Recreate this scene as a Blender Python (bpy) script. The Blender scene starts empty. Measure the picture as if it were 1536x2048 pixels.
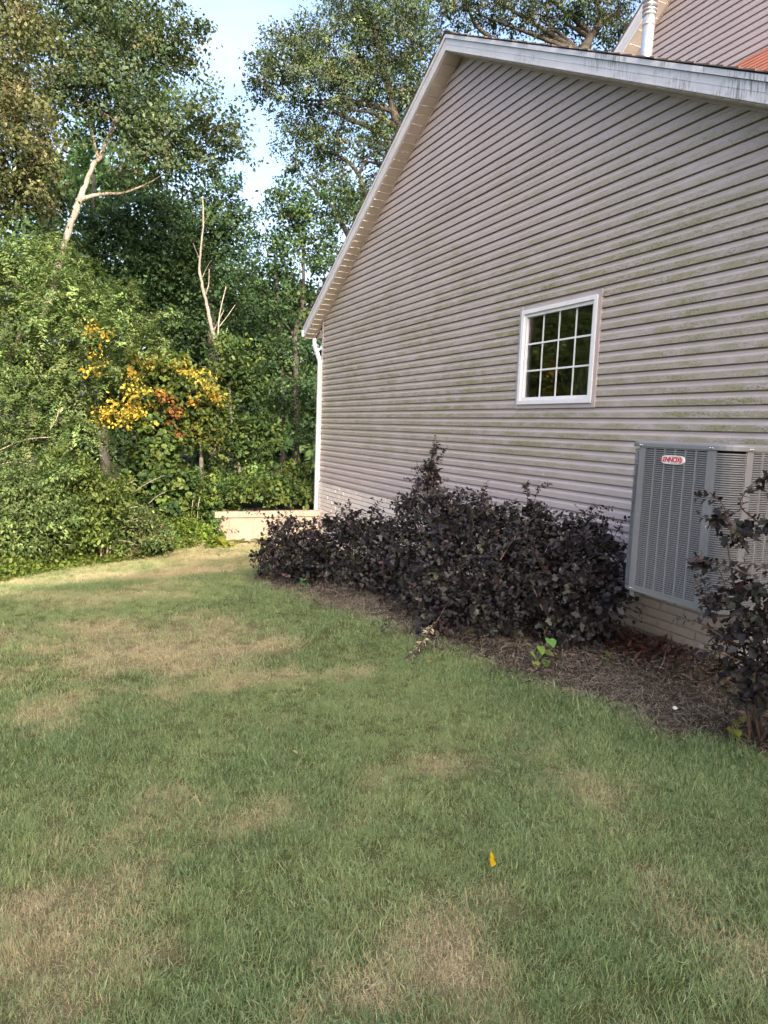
import bpy, math, random
import numpy as np
from mathutils import Vector, Matrix

C = bpy.context.scene.collection
scene = bpy.context.scene
PI = math.pi

# ---------------------------------------------------------------- camera, sky, sun, exposure
CAM_H = 1.68
cam_d = bpy.data.cameras.new('camera')
cam_d.sensor_fit = 'VERTICAL'
cam_d.sensor_height = 36.0
cam_d.lens = 1420.0 / 2048.0 * 36.0
cam_d.clip_start = 0.05
cam_d.clip_end = 2000
cam = bpy.data.objects.new('camera', cam_d)
C.objects.link(cam)
rt = Vector((0.90932777, -0.41435999, 0.03779944))
up = Vector((0.01386907, 0.12098095, 0.99255794))
fw = Vector((0.41584931, 0.90203626, -0.11575813))
M = Matrix(((rt.x, up.x, -fw.x, 0), (rt.y, up.y, -fw.y, 0), (rt.z, up.z, -fw.z, CAM_H), (0, 0, 0, 1)))
cam.matrix_world = M
scene.camera = cam

SUN_EL = math.radians(24)
SUN_AZ = math.radians(-2)           # from -Y, a touch towards -X
sun_dir = Vector((math.sin(SUN_AZ) * math.cos(SUN_EL), -math.cos(SUN_AZ) * math.cos(SUN_EL), math.sin(SUN_EL)))
world = bpy.data.worlds.new('World')
scene.world = world
world.use_nodes = True
wn = world.node_tree.nodes
wl = world.node_tree.links
wn.clear()
w_out = wn.new('ShaderNodeOutputWorld')
w_bg = wn.new('ShaderNodeBackground')
w_sky = wn.new('ShaderNodeTexSky')
w_sky.sky_type = 'NISHITA'
w_sky.sun_disc = False
w_sky.sun_elevation = SUN_EL
w_sky.sun_rotation = PI - SUN_AZ
w_sky.air_density = 1.0
w_sky.dust_density = 7.0
w_sky.ozone_density = 1.0
# thin high cloud over the whole sky, drawn on the direction of view into the sky
w_tc = wn.new('ShaderNodeTexCoord')
w_map = wn.new('ShaderNodeMapping')
w_map.inputs['Scale'].default_value = (1.4, 1.4, 5.0)
w_map.inputs['Rotation'].default_value = (0.25, 0.3, 0.4)
w_n = wn.new('ShaderNodeTexNoise')
w_n.inputs['Scale'].default_value = 1.7
w_n.inputs['Detail'].default_value = 6
w_n.inputs['Roughness'].default_value = 0.55
w_ramp = wn.new('ShaderNodeMapRange')
w_ramp.inputs['From Min'].default_value = 0.46
w_ramp.inputs['From Max'].default_value = 0.78
w_ramp.inputs['To Max'].default_value = 0.35
w_mix = wn.new('ShaderNodeMix')
w_mix.data_type = 'RGBA'
w_mix.inputs[7].default_value = (3.3, 3.4, 3.6, 1)
wl.new(w_tc.outputs['Generated'], w_map.inputs['Vector'])
wl.new(w_map.outputs['Vector'], w_n.inputs['Vector'])
wl.new(w_n.outputs['Fac'], w_ramp.inputs['Value'])
wl.new(w_ramp.outputs['Result'], w_mix.inputs[0])
w_tint = wn.new('ShaderNodeMix')          # white balance multiplied into the sky colour
w_tint.data_type = 'RGBA'; w_tint.blend_type = 'MULTIPLY'; w_tint.inputs[0].default_value = 1.0
w_tint.inputs[7].default_value = (0.985, 0.985, 1.01, 1)
wl.new(w_sky.outputs['Color'], w_tint.inputs[6])
wl.new(w_tint.outputs[2], w_mix.inputs[6])
wl.new(w_mix.outputs[2], w_bg.inputs['Color'])
w_bg.inputs['Strength'].default_value = 0.15
wl.new(w_bg.outputs['Background'], w_out.inputs['Surface'])

sun_d = bpy.data.lights.new('sun', 'SUN')
sun_d.energy = 2.0
sun_d.angle = math.radians(0.5)
sun_d.color = (1.0, 0.90, 0.76)
sun = bpy.data.objects.new('sun', sun_d)
sun.rotation_euler = sun_dir.to_track_quat('Z', 'Y').to_euler()
sun.location = (0, -30, 30)
C.objects.link(sun)

vs = scene.view_settings
vs.view_transform = 'Standard'
vs.look = 'None'
vs.gamma = 1
vs.use_curve_mapping = False
vs.exposure = 2.0
scene.cycles.max_bounces = 6
scene.cycles.transparent_max_bounces = 8

# ---------------------------------------------------------------- helpers
class MB:
    """collects simple solids, then links them as ONE mesh object"""
    def __init__(self):
        self.v = []; self.f = []; self.mi = []
    def add(self, vs_, fs, mi=0):
        o = len(self.v)
        self.v += [tuple(p) for p in vs_]
        self.f += [tuple(i + o for i in f) for f in fs]
        self.mi += [mi] * len(fs)
    def box(self, a, b, mi=0):
        x0, y0, z0 = a; x1, y1, z1 = b
        self.add([(x0, y0, z0), (x1, y0, z0), (x1, y1, z0), (x0, y1, z0), (x0, y0, z1), (x1, y0, z1), (x1, y1, z1), (x0, y1, z1)],
                 [(0, 3, 2, 1), (4, 5, 6, 7), (0, 1, 5, 4), (1, 2, 6, 5), (2, 3, 7, 6), (3, 0, 4, 7)], mi)
    def hexa(self, p8, mi=0):
        self.add(p8, [(0, 3, 2, 1), (4, 5, 6, 7), (0, 1, 5, 4), (1, 2, 6, 5), (2, 3, 7, 6), (3, 0, 4, 7)], mi)
    def prism(self, prof_a, prof_b, mi=0):
        """two equal profiles joined, capped"""
        n = len(prof_a)
        self.add(list(prof_a) + list(prof_b),
                 [(i, (i + 1) % n, n + (i + 1) % n, n + i) for i in range(n)] + [tuple(range(n - 1, -1, -1)), tuple(range(n, 2 * n))], mi)
    def tube(self, pts, radii, sides=8, mi=0, flat=None, cap=True):
        pts = [Vector(p) for p in pts]
        if not hasattr(radii, '__len__'): radii = [radii] * len(pts)
        rings = []
        ref = None
        for i, p in enumerate(pts):
            t = (pts[min(i + 1, len(pts) - 1)] - pts[max(i - 1, 0)])
            if t.length < 1e-9: t = Vector((0, 0, 1))
            t.normalize()
            if ref is None:
                ref = Vector((1, 0, 0)) if abs(t.x) < .8 else Vector((0, 1, 0))
            u = (ref - t * ref.dot(t)).normalized(); w = t.cross(u)
            ref = u
            r = radii[i]
            rings.append([p + u * (math.cos(2 * PI * k / sides) * r) + w * (math.sin(2 * PI * k / sides) * r) for k in range(sides)])
        vs_ = [q for rg in rings for q in rg]
        fs = []
        for i in range(len(pts) - 1):
            for k in range(sides):
                a = i * sides + k; b = i * sides + (k + 1) % sides
                fs.append((a, b, b + sides, a + sides))
        if cap:
            fs.append(tuple(range(sides - 1, -1, -1)))
            fs.append(tuple((len(pts) - 1) * sides + k for k in range(sides)))
        self.add(vs_, fs, mi)
    def build(self, name, mats, parent=None, smooth=False, origin=None):
        me = bpy.data.meshes.new(name)
        vv = self.v
        if origin is not None:
            vv = [(p[0] - origin[0], p[1] - origin[1], p[2] - origin[2]) for p in vv]
        me.from_pydata(vv, [], self.f)
        for m in (mats if isinstance(mats, (list, tuple)) else [mats]): me.materials.append(m)
        if any(self.mi): me.polygons.foreach_set('material_index', self.mi)
        if smooth: me.polygons.foreach_set('use_smooth', [True] * len(me.polygons))
        me.update()
        return link(name, me, parent, origin)

def link(name, me, parent=None, loc=None):
    o = bpy.data.objects.new(name, me)
    C.objects.link(o)
    if loc is not None: o.location = loc
    if parent is not None: o.parent = parent
    return o

def copy_obj(o, parent, loc=None, mat=None):
    c = o.copy(); C.objects.link(c); c.parent = parent
    if loc is not None: c.location = loc
    return c

def tag(o, label=None, cat=None, group=None, kind=None):
    if label: o['label'] = label
    if cat: o['category'] = cat
    if group: o['group'] = group
    if kind: o['kind'] = kind
    return o

def thing(name, label, cat, loc=(0, 0, 0), group=None):
    o = bpy.data.objects.new(name, None)
    o.empty_display_size = .2
    C.objects.link(o); o.location = loc
    return tag(o, label, cat, group)

def np_mesh(name, co, faces, mats, tint=None, smooth=False):
    """co Nx3, faces Mx k (all the same k), tint Nx3 float colours"""
    me = bpy.data.meshes.new(name)
    n = len(co); m, k = faces.shape
    me.vertices.add(n); me.vertices.foreach_set('co', np.ascontiguousarray(co, dtype=np.float32).ravel())
    me.loops.add(m * k); me.loops.foreach_set('vertex_index', np.ascontiguousarray(faces, dtype=np.int32).ravel())
    me.polygons.add(m); me.polygons.foreach_set('loop_start', np.arange(0, m * k, k, dtype=np.int32))
    if smooth: me.polygons.foreach_set('use_smooth', np.ones(m, dtype=bool))
    for mt in (mats if isinstance(mats, (list, tuple)) else [mats]): me.materials.append(mt)
    if tint is not None:
        at = me.attributes.new('tint', 'FLOAT_COLOR', 'POINT')
        c4 = np.ones((n, 4), dtype=np.float32); c4[:, :3] = tint
        at.data.foreach_set('color', c4.ravel())
    me.update(calc_edges=True)
    me.validate()
    return me

def norm(a):
    return a / np.maximum(np.linalg.norm(a, axis=-1, keepdims=True), 1e-9)

# ---------------------------------------------------------------- value noise in numpy (for dry patches of lawn)
_rg = np.random.default_rng(7)
_grid = _rg.random((64, 64))
def vnoise(x, y, s):
    x = np.asarray(x) * s + 100.3; y = np.asarray(y) * s + 57.7
    xi = np.floor(x).astype(int); yi = np.floor(y).astype(int)
    fx = x - xi; fy = y - yi
    fx = fx * fx * (3 - 2 * fx); fy = fy * fy * (3 - 2 * fy)
    g = lambda a, b: _grid[a % 64, b % 64]
    return (g(xi, yi) * (1 - fx) + g(xi + 1, yi) * fx) * (1 - fy) + (g(xi, yi + 1) * (1 - fx) + g(xi + 1, yi + 1) * fx) * fy
def fbm(x, y, s):
    return .5 * vnoise(x, y, s) + .3 * vnoise(x + 9, y - 4, s * 2.1) + .2 * vnoise(x - 5, y + 11, s * 4.3)

# ---------------------------------------------------------------- materials
def mat_new(name):
    m = bpy.data.materials.new(name); m.use_nodes = True
    nt = m.node_tree
    b = nt.nodes['Principled BSDF']
    return m, nt, b

def N(nt, typ, **kw):
    n = nt.nodes.new(typ)
    for k, v in kw.items():
        if hasattr(n, k): setattr(n, k, v)
        else: n.inputs[k].default_value = v
    return n

def mixc(nt, fac, a, b, blend='MIX'):
    n = nt.nodes.new('ShaderNodeMix'); n.data_type = 'RGBA'; n.blend_type = blend
    for idx, v in ((0, fac), (6, a), (7, b)):
        if hasattr(v, 'node'): nt.links.new(v, n.inputs[idx])
        elif idx == 0: n.inputs[0].default_value = v
        else: n.inputs[idx].default_value = (*v[:3], 1)
    return n.outputs[2]

def math_(nt, op, a, b=None, c=None, clamp=False):
    n = nt.nodes.new('ShaderNodeMath'); n.operation = op; n.use_clamp = clamp
    for i, v in enumerate((a, b, c)):
        if v is None: continue
        if hasattr(v, 'node'): nt.links.new(v, n.inputs[i])
        else: n.inputs[i].default_value = v
    return n.outputs[0]

def rng(nt, v, a, b, c=0., d=1.):
    n = nt.nodes.new('ShaderNodeMapRange')
    nt.links.new(v, n.inputs[0])
    n.inputs[1].default_value = a; n.inputs[2].default_value = b; n.inputs[3].default_value = c; n.inputs[4].default_value = d
    return n.outputs[0]

def noise(nt, vec, scale, detail=4, rough=.55, dist=0.):
    n = nt.nodes.new('ShaderNodeTexNoise')
    n.inputs['Scale'].default_value = scale; n.inputs['Detail'].default_value = detail
    n.inputs['Roughness'].default_value = rough; n.inputs['Distortion'].default_value = dist
    if vec is not None: nt.links.new(vec, n.inputs['Vector'])
    return n.outputs['Fac']

def pos(nt):
    return nt.nodes.new('ShaderNodeNewGeometry').outputs['Position']

def mapped(nt, vec, scale=(1, 1, 1), rot=(0, 0, 0), loc=(0, 0, 0)):
    n = nt.nodes.new('ShaderNodeMapping')
    n.inputs['Scale'].default_value = scale; n.inputs['Rotation'].default_value = rot; n.inputs['Location'].default_value = loc
    nt.links.new(vec, n.inputs['Vector'])
    return n.outputs[0]

def bump(nt, b, h, strength=.2, dist=.01):
    n = nt.nodes.new('ShaderNodeBump'); n.inputs['Strength'].default_value = strength; n.inputs['Distance'].default_value = dist
    nt.links.new(h, n.inputs['Height']); nt.links.new(n.outputs[0], b.inputs['Normal'])

def simple(name, col, rough=.6, metal=0., var=.15, scale=12., bmp=0., spec=.4):
    m, nt, b = mat_new(name)
    p = pos(nt)
    f = noise(nt, p, scale, 5)
    dark = tuple(c * (1 - var) for c in col); light = tuple(min(1, c * (1 + var)) for c in col)
    nt.links.new(mixc(nt, rng(nt, f, .3, .7), dark, light), b.inputs['Base Color'])
    b.inputs['Roughness'].default_value = rough; b.inputs['Metallic'].default_value = metal
    b.inputs['Specular IOR Level'].default_value = spec
    if bmp: bump(nt, b, noise(nt, p, scale * 6, 3), bmp, .004)
    return m

EXPO = .1016
Z_SIDE0 = 0.64
def siding_mat(name, algae, z_off=0.):
    m, nt, b = mat_new(name)
    p = pos(nt)
    sep = nt.nodes.new('ShaderNodeSeparateXYZ'); nt.links.new(p, sep.inputs[0])
    z = sep.outputs['Z']; y = sep.outputs['Y']
    base = mixc(nt, rng(nt, noise(nt, p, 2.0, 3), .3, .7), (.46, .395, .405), (.51, .44, .45))
    grain = noise(nt, mapped(nt, p, (1, 3, 60)), 9, 4)
    base = mixc(nt, rng(nt, grain, .35, .65, 0, .25), base, (.40, .345, .35))
    if algae:
        # place inside a course: 0 at the butt, 1 at the top
        t = math_(nt, 'FRACT', math_(nt, 'DIVIDE', math_(nt, 'SUBTRACT', z, Z_SIDE0 + z_off), EXPO))
        lower = math_(nt, 'MULTIPLY', rng(nt, t, .0, .06), rng(nt, t, .62, .42))
        hi = math_(nt, 'MULTIPLY', rng(nt, z, .95, 1.6), rng(nt, z, 5.4, 3.2))
        big = rng(nt, noise(nt, mapped(nt, p, (1, .55, 1.3)), 1.3, 4, .6), .40, .62)
        cloud = rng(nt, noise(nt, mapped(nt, p, (1, 1.2, 5)), 4.0, 5, .62), .33, .58)
        film = math_(nt, 'MULTIPLY', math_(nt, 'MULTIPLY', hi, cloud), math_(nt, 'MULTIPLY', rng(nt, lower, 0, 1, .35, 1.), rng(nt, big, 0, 1, .55, 1)))
        base = mixc(nt, math_(nt, 'MULTIPLY', film, .95), base, (.27, .255, .125))
        sp = noise(nt, mapped(nt, p, (1, 22, 40), (.5, 0, 0)), 2.3, 6, .72)
        specks = math_(nt, 'MULTIPLY', rng(nt, sp, .495, .61), math_(nt, 'MULTIPLY', rng(nt, big, 0, 1, .15, 1), math_(nt, 'MULTIPLY', rng(nt, z, 1.0, 1.8), rng(nt, z, 6.2, 3.0, .0, 1))))
        specks = math_(nt, 'MULTIPLY', specks, rng(nt, lower, 0, 1, .15, .9))
        base = mixc(nt, specks, base, (.10, .105, .055))
        # bright green tufts of algae, few
        tuft = math_(nt, 'MULTIPLY', rng(nt, noise(nt, mapped(nt, p, (1, 2.2, 9)), 2.6, 5, .65), .58, .70), math_(nt, 'MULTIPLY', hi, lower))
        base = mixc(nt, math_(nt, 'MULTIPLY', tuft, .7), base, (.20, .22, .07))
    nt.links.new(base, b.inputs['Base Color'])
    b.inputs['Roughness'].default_value = .52
    b.inputs['Specular IOR Level'].default_value = .35
    bump(nt, b, grain, .12, .002)
    return m

def leaf_mat(name, transl=.3, rough=.5, spec=.35, tboost=(1.3, 1.35, .7)):
    m = bpy.data.materials.new(name); m.use_nodes = True
    nt = m.node_tree; nt.nodes.clear()
    out = nt.nodes.new('ShaderNodeOutputMaterial')
    at = nt.nodes.new('ShaderNodeAttribute'); at.attribute_name = 'tint'
    b = nt.nodes.new('ShaderNodeBsdfPrincipled')
    b.inputs['Roughness'].default_value = rough; b.inputs['Specular IOR Level'].default_value = spec
    v = rng(nt, noise(nt, pos(nt), 35, 2), .3, .7, .8, 1.2)
    col = mixc(nt, 1., at.outputs['Color'], (1, 1, 1), 'MULTIPLY')
    hs = nt.nodes.new('ShaderNodeHueSaturation'); nt.links.new(col, hs.inputs['Color']); nt.links.new(v, hs.inputs['Value'])
    nt.links.new(hs.outputs[0], b.inputs['Base Color'])
    if transl <= 0:
        nt.links.new(b.outputs[0], out.inputs[0]); return m
    t = nt.nodes.new('ShaderNodeBsdfTranslucent')
    nt.links.new(mixc(nt, 1., hs.outputs[0], tboost, 'MULTIPLY'), t.inputs['Color'])
    ms = nt.nodes.new('ShaderNodeMixShader'); ms.inputs[0].default_value = transl
    nt.links.new(b.outputs[0], ms.inputs[1]); nt.links.new(t.outputs[0], ms.inputs[2])
    nt.links.new(ms.outputs[0], out.inputs[0])
    return m

def bark_mat(name, a, bcol, scale=6.):
    m, nt, b = mat_new(name)
    p = pos(nt)
    f = noise(nt, mapped(nt, p, (1, 1, .3)), scale * 3, 6, .65)
    blotch = rng(nt, noise(nt, p, scale * .6, 3), .4, .62)
    c = mixc(nt, rng(nt, f, .35, .65), a, bcol)
    c = mixc(nt, math_(nt, 'MULTIPLY', blotch, .4), c, tuple(x * .45 for x in a))
    nt.links.new(c, b.inputs['Base Color']); b.inputs['Roughness'].default_value = .9
    bump(nt, b, f, .6, .02)
    return m

def rake_mat():
    m, nt, b = mat_new('rake aluminium')
    p = pos(nt)
    sep = nt.nodes.new('ShaderNodeSeparateXYZ'); nt.links.new(p, sep.inputs[0])
    streak = noise(nt, mapped(nt, p, (1, 60, 7)), 1.0, 5, .7)
    patch = rng(nt, noise(nt, mapped(nt, p, (1, .9, 3)), 1.6, 3), .46, .62)
    right = rng(nt, sep.outputs['Y'], 7.6, 5.6)           # the near slope is the weathered one
    st = math_(nt, 'MULTIPLY', math_(nt, 'MULTIPLY', rng(nt, streak, .47, .62), patch), rng(nt, right, 0, 1, .12, .9))
    c = mixc(nt, rng(nt, noise(nt, p, 5, 3), .3, .7), (.56, .56, .61), (.64, .64, .69))
    c = mixc(nt, st, c, (.13, .14, .12))
    nt.links.new(c, b.inputs['Base Color']); b.inputs['Roughness'].default_value = .42
    return m

def brick_mat(name, a, bcol):
    m, nt, b = mat_new(name)
    oi = nt.nodes.new('ShaderNodeObjectInfo')
    p = pos(nt)
    c = mixc(nt, oi.outputs['Random'], a, bcol)
    f = noise(nt, p, 28, 5, .65)
    c = mixc(nt, rng(nt, f, .45, .75, 0, .4), c, tuple(x * .55 for x in a))
    nt.links.new(c, b.inputs['Base Color']); b.inputs['Roughness'].default_value = .9
    bump(nt, b, noise(nt, p, 70, 4), .35, .004)
    return m

def concrete_mat():
    m, nt, b = mat_new('retaining concrete')
    p = pos(nt)
    c = mixc(nt, rng(nt, noise(nt, p, 3, 5), .3, .7), (.27, .215, .165), (.36, .29, .225))
    st = rng(nt, noise(nt, mapped(nt, p, (9, 9, 1.4)), 1.4, 6, .7), .52, .68)
    c = mixc(nt, math_(nt, 'MULTIPLY', st, .6), c, (.17, .14, .11))
    nt.links.new(c, b.inputs['Base Color']); b.inputs['Roughness'].default_value = .9
    bump(nt, b, noise(nt, p, 50, 4), .3, .006)
    return m

def shingle_mat(name, a, bcol):
    m, nt, b = mat_new(name)
    p = pos(nt)
    tabs = noise(nt, mapped(nt, p, (3.5, 2.5, 9)), 1.2, 2)
    g = noise(nt, p, 180, 2)
    c = mixc(nt, rng(nt, tabs, .35, .65), a, bcol)
    c = mixc(nt, rng(nt, g, .4, .6, 0, .45), c, tuple(x * .45 for x in a))
    nt.links.new(c, b.inputs['Base Color']); b.inputs['Roughness'].default_value = .95
    bump(nt, b, g, .5, .003)
    return m

def glass_mat():
    m = bpy.data.materials.new('window glass'); m.use_nodes = True
    nt = m.node_tree; nt.nodes.clear()
    out = nt.nodes.new('ShaderNodeOutputMaterial')
    fr = nt.nodes.new('ShaderNodeFresnel'); fr.inputs[0].default_value = 1.5
    g = nt.nodes.new('ShaderNodeBsdfGlossy'); g.inputs['Roughness'].default_value = .015
    nb = nt.nodes.new('ShaderNodeBump'); nb.inputs['Strength'].default_value = .05; nb.inputs['Distance'].default_value = .01
    nt.links.new(noise(nt, pos(nt), 3, 2), nb.inputs['Height']); nt.links.new(nb.outputs[0], g.inputs['Normal'])
    t = nt.nodes.new('ShaderNodeBsdfTransparent'); t.inputs[0].default_value = (.62, .66, .66, 1)
    ms = nt.nodes.new('ShaderNodeMixShader')
    nt.links.new(math_(nt, 'MULTIPLY', fr.outputs[0], 1.9, clamp=True), ms.inputs[0]); nt.links.new(t.outputs[0], ms.inputs[1]); nt.links.new(g.outputs[0], ms.inputs[2])
    nt.links.new(ms.outputs[0], out.inputs[0])
    return m

def soil_mat(name, cols, dry=False):
    m, nt, b = mat_new(name)
    p = pos(nt)
    f = noise(nt, p, 22, 8, .7)
    c = mixc(nt, rng(nt, f, .32, .68), cols[0], cols[1])
    c = mixc(nt, rng(nt, noise(nt, p, 1.1, 4), .4, .65), c, cols[2])
    if dry:
        at = nt.nodes.new('ShaderNodeAttribute'); at.attribute_name = 'dry'
        c = mixc(nt, at.outputs['Fac'], c, mixc(nt, rng(nt, noise(nt, p, 60, 4, .7), .35, .65), (.20, .155, .09), (.36, .285, .17)))
    nt.links.new(c, b.inputs['Base Color']); b.inputs['Roughness'].default_value = 1.; b.inputs['Specular IOR Level'].default_value = .1
    bump(nt, b, f, .7, .03)
    return m

def grass_mat():
    m = bpy.data.materials.new('lawn grass'); m.use_nodes = True
    nt = m.node_tree; nt.nodes.clear()
    out = nt.nodes.new('ShaderNodeOutputMaterial')
    dry = nt.nodes.new('ShaderNodeAttribute'); dry.attribute_type = 'INSTANCER'; dry.attribute_name = 'dry'
    hue = nt.nodes.new('ShaderNodeAttribute'); hue.attribute_type = 'INSTANCER'; hue.attribute_name = 'hue'
    t = nt.nodes.new('ShaderNodeAttribute'); t.attribute_name = 'tint'
    sep = nt.nodes.new('ShaderNodeSeparateColor'); nt.links.new(t.outputs['Color'], sep.inputs[0])
    rnd = sep.outputs[0]; along = sep.outputs[1]
    green = mixc(nt, hue.outputs['Fac'], (.075, .172, .042), (.235, .325, .105))
    green = mixc(nt, rng(nt, rnd, .25, 1, 0, .95), green, (.42, .50, .25))
    straw = mixc(nt, rnd, (.50, .40, .22), (.74, .64, .42))
    isdry = rng(nt, math_(nt, 'SUBTRACT', math_(nt, 'ADD', math_(nt, 'MULTIPLY', dry.outputs['Fac'], 1.0), 0.03), rnd), -.10, .12)
    c = mixc(nt, isdry, green, straw)
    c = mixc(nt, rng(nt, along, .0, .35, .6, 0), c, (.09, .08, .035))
    b = nt.nodes.new('ShaderNodeBsdfPrincipled'); nt.links.new(c, b.inputs['Base Color'])
    b.inputs['Roughness'].default_value = .38; b.inputs['Specular IOR Level'].default_value = .5
    tr = nt.nodes.new('ShaderNodeBsdfTranslucent'); nt.links.new(c, tr.inputs[0])
    ms = nt.nodes.new('ShaderNodeMixShader'); ms.inputs[0].default_value = .3
    nt.links.new(b.outputs[0], ms.inputs[1]); nt.links.new(tr.outputs[0], ms.inputs[2]); nt.links.new(ms.outputs[0], out.inputs[0])
    return m

def steel_mat():
    m, nt, b = mat_new('galvanised pipe')
    p = pos(nt)
    v = nt.nodes.new('ShaderNodeTexVoronoi'); v.inputs['Scale'].default_value = 60; nt.links.new(p, v.inputs['Vector'])
    c = mixc(nt, v.outputs['Distance'], (.42, .44, .48), (.62, .64, .68))
    c = mixc(nt, rng(nt, noise(nt, mapped(nt, p, (6, 6, 1)), 3, 4), .5, .7, 0, .5), c, (.30, .27, .25))
    nt.links.new(c, b.inputs['Base Color']); b.inputs['Metallic'].default_value = .75; b.inputs['Roughness'].default_value = .42
    return m

m_siding = siding_mat('vinyl siding with algae', True)
m_siding_up = siding_mat('vinyl siding', False)
m_trim = simple('beige trim', (.44, .38, .385), .5, var=.06, scale=4)
m_soffit = simple('soffit', (.52, .46, .42), .55, var=.08, scale=3)
m_white = simple('white trim', (.72, .72, .77), .4, var=.05, scale=6)
m_winwhite = simple('window vinyl', (.78, .77, .80), .38, var=.05, scale=9)
m_rake = rake_mat()
m_shingle = shingle_mat('asphalt shingle', (.10, .085, .08), (.16, .13, .12))
m_redshingle = shingle_mat('red asphalt shingle', (.27, .085, .05), (.36, .13, .085))
m_brick = brick_mat('pale block', (.70, .64, .63), (.78, .715, .70))
m_brick2 = brick_mat('tan block', (.40, .32, .25), (.47, .385, .30))
m_mortar = simple('mortar', (.30, .26, .24), .95, var=.2, scale=20, bmp=.3)
m_conc = concrete_mat()
m_steel = steel_mat()
m_ac = simple('grey painted steel', (.235, .235, .25), .42, metal=.2, var=.05, scale=5, spec=.5)
m_acdark = simple('condenser coil', (.012, .012, .014), .8, var=.3, scale=60)
m_screw = simple('bright screw', (.85, .85, .87), .2, metal=.9, var=.02)
m_badge = simple('badge plate', (.74, .72, .73), .3, var=.03, scale=20)
m_red = simple('badge red', (.55, .02, .03), .35, var=.03)
m_glass = glass_mat()
m_room = simple('dim room', (.045, .04, .036), .9, var=.3, scale=2)
m_jamb = simple('brown jamb', (.16, .10, .07), .6, var=.2, scale=8)
m_soil = soil_mat('lawn soil', [(.055, .065, .022), (.13, .125, .05), (.09, .10, .036)], True)
m_floor = soil_mat('woodland floor', [(.03, .026, .014), (.075, .06, .03), (.04, .055, .02)])
m_mulch = soil_mat('mulch', [(.030, .023, .019), (.085, .066, .054), (.055, .043, .036)])
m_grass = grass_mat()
m_leaf = leaf_mat('tree leaf', .33, .55, .22)
m_purple = leaf_mat('purple leaf', .12, .48, .34, (1.6, .9, .8))
m_bark = bark_mat('grey bark', (.11, .095, .08), (.20, .175, .15))
m_pale = bark_mat('pale bark', (.27, .22, .18), (.40, .34, .29))
m_greybark = bark_mat('weathered bark', (.17, .145, .125), (.28, .245, .21))
m_dark = bark_mat('dark bark', (.045, .038, .033), (.10, .086, .074))
m_stem = bark_mat('shrub stem', (.09, .05, .04), (.14, .09, .07), 20)
m_twig = bark_mat('dry twig', (.32, .27, .20), (.45, .38, .30), 20)
m_chip = leaf_mat('mulch chips', 0, .9, .15)
m_shade_house = simple('shade house siding', (.34, .33, .31), .7, var=.05, scale=2)  # for the unseen house added to shade the lawn

# ================================================================ SETTING: ground, lawn, bed
def ss(t):
    t = np.clip(t, 0, 1); return t * t * (3 - 2 * t)
def gz(x, y):
    x = np.asarray(x, float); y = np.asarray(y, float)
    g = -0.50 * ss((y - 4.5) / 8.5) - .06 * ss((x - 3) / 1.5)
    b = np.where(x > 2.2, ss((y - 13.02) / .2), ss((y - 11) / 3))
    return g * (1 - b) + .02 * b
def gzf(x, y): return float(gz(x, y))

BED = [(4.1, 1.2), (3.85, 2.09), (3.50, 2.64), (3.16, 2.86), (3.08, 3.34), (2.95, 3.66), (2.85, 4.1), (2.73, 4.77), (2.61, 5.24), (2.50, 5.87), (2.38, 6.61), (2.23, 7.52), (2.12, 8.23), (2.3, 8.9), (2.9, 9.5), (3.7, 10.1), (4.7, 10.5)]
LAWN_EDGE = [(-9., 3.), (-3, 6.6), (-.66, 9.45), (-.12, 10.25), (.52, 10.85), (1.28, 11.45), (2.13, 11.95), (2.67, 12.62), (2.99, 12.72), (3.84, 12.8), (4.7, 12.8)]
_bx = np.array([p[0] for p in BED]); _by = np.array([p[1] for p in BED])
def bed_dist(x, y):
    """positive inside the planting bed (towards the house)"""
    x = np.asarray(x, float); y = np.asarray(y, float)
    xe = np.interp(y, _by[:14], _bx[:14])
    d = x - xe
    # the far end of the bed curves back to the wall
    ye = np.interp(x, _bx[12:], _by[12:], left=8.2)
    far = np.where(y > 8.0, np.minimum((ye - y), d + 9), d)
    return np.where(y > 8.0, np.where(x < 2.1, -1, far), d)
_lx = np.array([p[0] for p in LAWN_EDGE]); _ly = np.array([p[1] for p in LAWN_EDGE])
def lawn_in(x, y):
    return np.interp(x, _lx, _ly) - np.asarray(y)

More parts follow.
